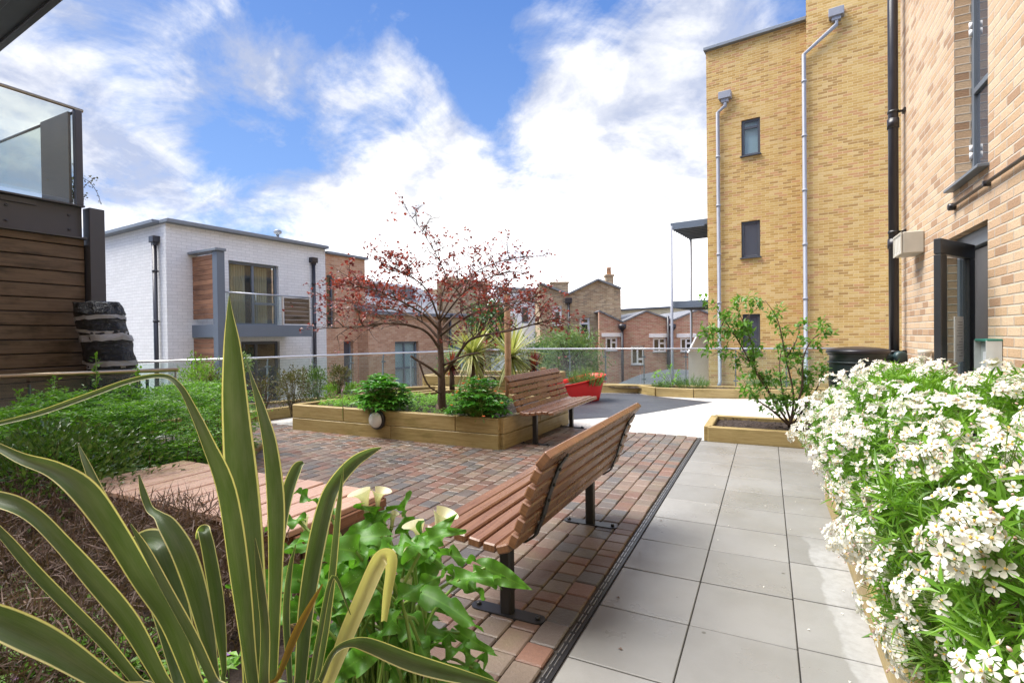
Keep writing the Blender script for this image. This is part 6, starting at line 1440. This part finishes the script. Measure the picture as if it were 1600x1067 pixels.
for i in range(820):
    y = .55 + 5.05*r.random(); a = r.uniform(-.55, 2.1)
    if noise.noise(V(y*3.4, a*2.9, 20)) < -.03: continue
    near = y < 2.6; p = hsurf(y, a, 1.0 + r.random()**2*.22); n_ = (hnorm(a) + V(0, -.25, .25) + rdir(r)*.3).normalized(); ax = n_.orthogonal().normalized(); bx = n_.cross(ax); R_ = r.uniform(.04, .085); m_ = r.randint(8, 15) if not near else r.randint(7, 13)
    stem0 = p - n_*.14
    for j in range(m_):
        th = math.acos(1 - r.random()*.75); an = r.random()*2*PI; d = (n_*math.cos(th) + (ax*math.cos(an) + bx*math.sin(an))*math.sin(th)).normalized(); c = p + d*R_ - n_*R_*.4
        flower(c, (d + n_*.3 + rdir(r)*.3).normalized(), r.uniform(.017, .028), near)
        if near: mst.tube([stem0, c], [.0018, .0012], 4, 0, False)
        if r.random() < .3: b = c + rdir(r)*.02; mbud.lathe([(.001, 0), (.0035, .003), (.0035, .007), (.001, .0105)], b, 6, 0, (d + rdir(r)*.3).normalized())
part(ml, 'foliage', M['choisya'], fh); part(mp, 'blossom', M['petal'], fh); part(ms, 'stamens', M['stamen'], fh); part(mst, 'flower_stalk', M['green_stem'], fh); part(mbud, 'bud', M['bud'], fh)
mb = MB()
for i in range(40):
    y = r.uniform(.6, 5.3); b = V(r.uniform(.75, 1.25), y, .12); e = hsurf(y + r.uniform(-.3, .3), r.uniform(-.3, 2.0), .8); mb.tube(crom([b, b.lerp(e, .5) + rdir(r)*.05, e], 3), [.012, .011, .010, .008, .006, .005, .003], 6, 0, False)
part(mb, 'stem', M['bark'], fh)
mb = MB(); p = D(1333, 768, 3.9)
for k in range(7): mb.leaf(p + rdir(r)*.02, rdir(r), rdir(r), .07, .018, .15, .2)
part(mb, 'withered_leaves', M['dry_leaf'], fh)
# ---- trailing plant caught on the balcony glass
r = random.Random(15); c = D(104, 286, 6.75); o = thing('trailing_plant', 'straggly climbing plant growing through the upper glass balcony', 'plant', V(c.x, c.y, 3.14)); mb = MB(); ms = MB()
for k in range(16):
    e = D(r.gauss(92, 22), r.gauss(285, 16), 6.75 + r.uniform(-.05, .3)); b = D(112, 318, 6.9); Q = crom([b, b.lerp(e, .6) + rdir(r)*.05, e], 4); ms.tube(Q, .003, 4, 0, False)
    for q in Q[3:]:
        for j in range(5): mb.leaf(q + rdir(r)*.04, rdir(r), rdir(r), r.uniform(.025, .05), r.uniform(.014, .024), .15)
Q = crom([D(120, 272, 6.7), D(140, 285, 6.7), D(152, 302, 6.7), D(158, 320, 6.7)], 5); ms.tube(Q, .003, 4, 0, False)
for q in Q: mb.leaf(q, rdir(r), rdir(r), .03, .016, .15)
part(mb, 'foliage', M['olive_leaf'], o); part(ms, 'stem', M['twig'], o)
# ---- trees beyond the rail
def tree_px(px, py, dp, wpx, hpx, n, L, W, mat, label, seed, name='tree', trunk=True):
    r = random.Random(seed); c = D(px, py, dp); s_ = dp/800; rad = V(wpx*s_/2, wpx*s_/2, hpx*s_/2); o = thing(name, label, 'tree', V(c.x, c.y, -3.4)); ml = MB(); mt = MB()
    base = V(c.x, c.y, -3.4); fork = V(c.x, c.y, max(-2.6, c.z - rad.z*.8)); mt.tube([base, fork], [.16, .11], 8)
    for i in range(16):
        d = rdir(r, .5); e = c + V(d.x*rad.x, d.y*rad.y, d.z*rad.z)*.75; m = fork.lerp(e, .45) + V(0, 0, .2); Q = crom([fork, m, e], 4); mt.tube(Q, [.07*(1 - .85*k/(len(Q)-1)) for k in range(len(Q))], 6, 0, False)
        for j in range(n//16):
            q = e + V(r.gauss(0, .3)*rad.x, r.gauss(0, .3)*rad.y, r.gauss(0, .28)*rad.z); ml.leaf(q, rdir(r, -.1), V(0, 0, 1) + rdir(r), L*r.uniform(.7, 1.3), W*r.uniform(.7, 1.3), .1, .15)
    part(mt, 'trunk', M['bark'], o); part(ml, 'crown', mat, o)
tree_px(762, 515, 19, 62, 74, 3600, .17, .085, M['tree_leaf'], 'green leafy tree beyond the rail behind the striped palms', 1)
tree_px(884, 556, 18, 104, 72, 4200, .20, .035, M['willow_leaf'], 'pale feathery tree beyond the rail in front of the brown brick house', 2)
tree_px(836, 560, 20, 70, 60, 2400, .18, .05, M['tree_leaf'], 'lower green tree beyond the rail beside the pale feathery tree', 3)
tree_px(715, 570, 15, 50, 40, 1200, .12, .05, M['willow_leaf'], 'small light green tree beyond the rail behind the red leaved trunk', 4)
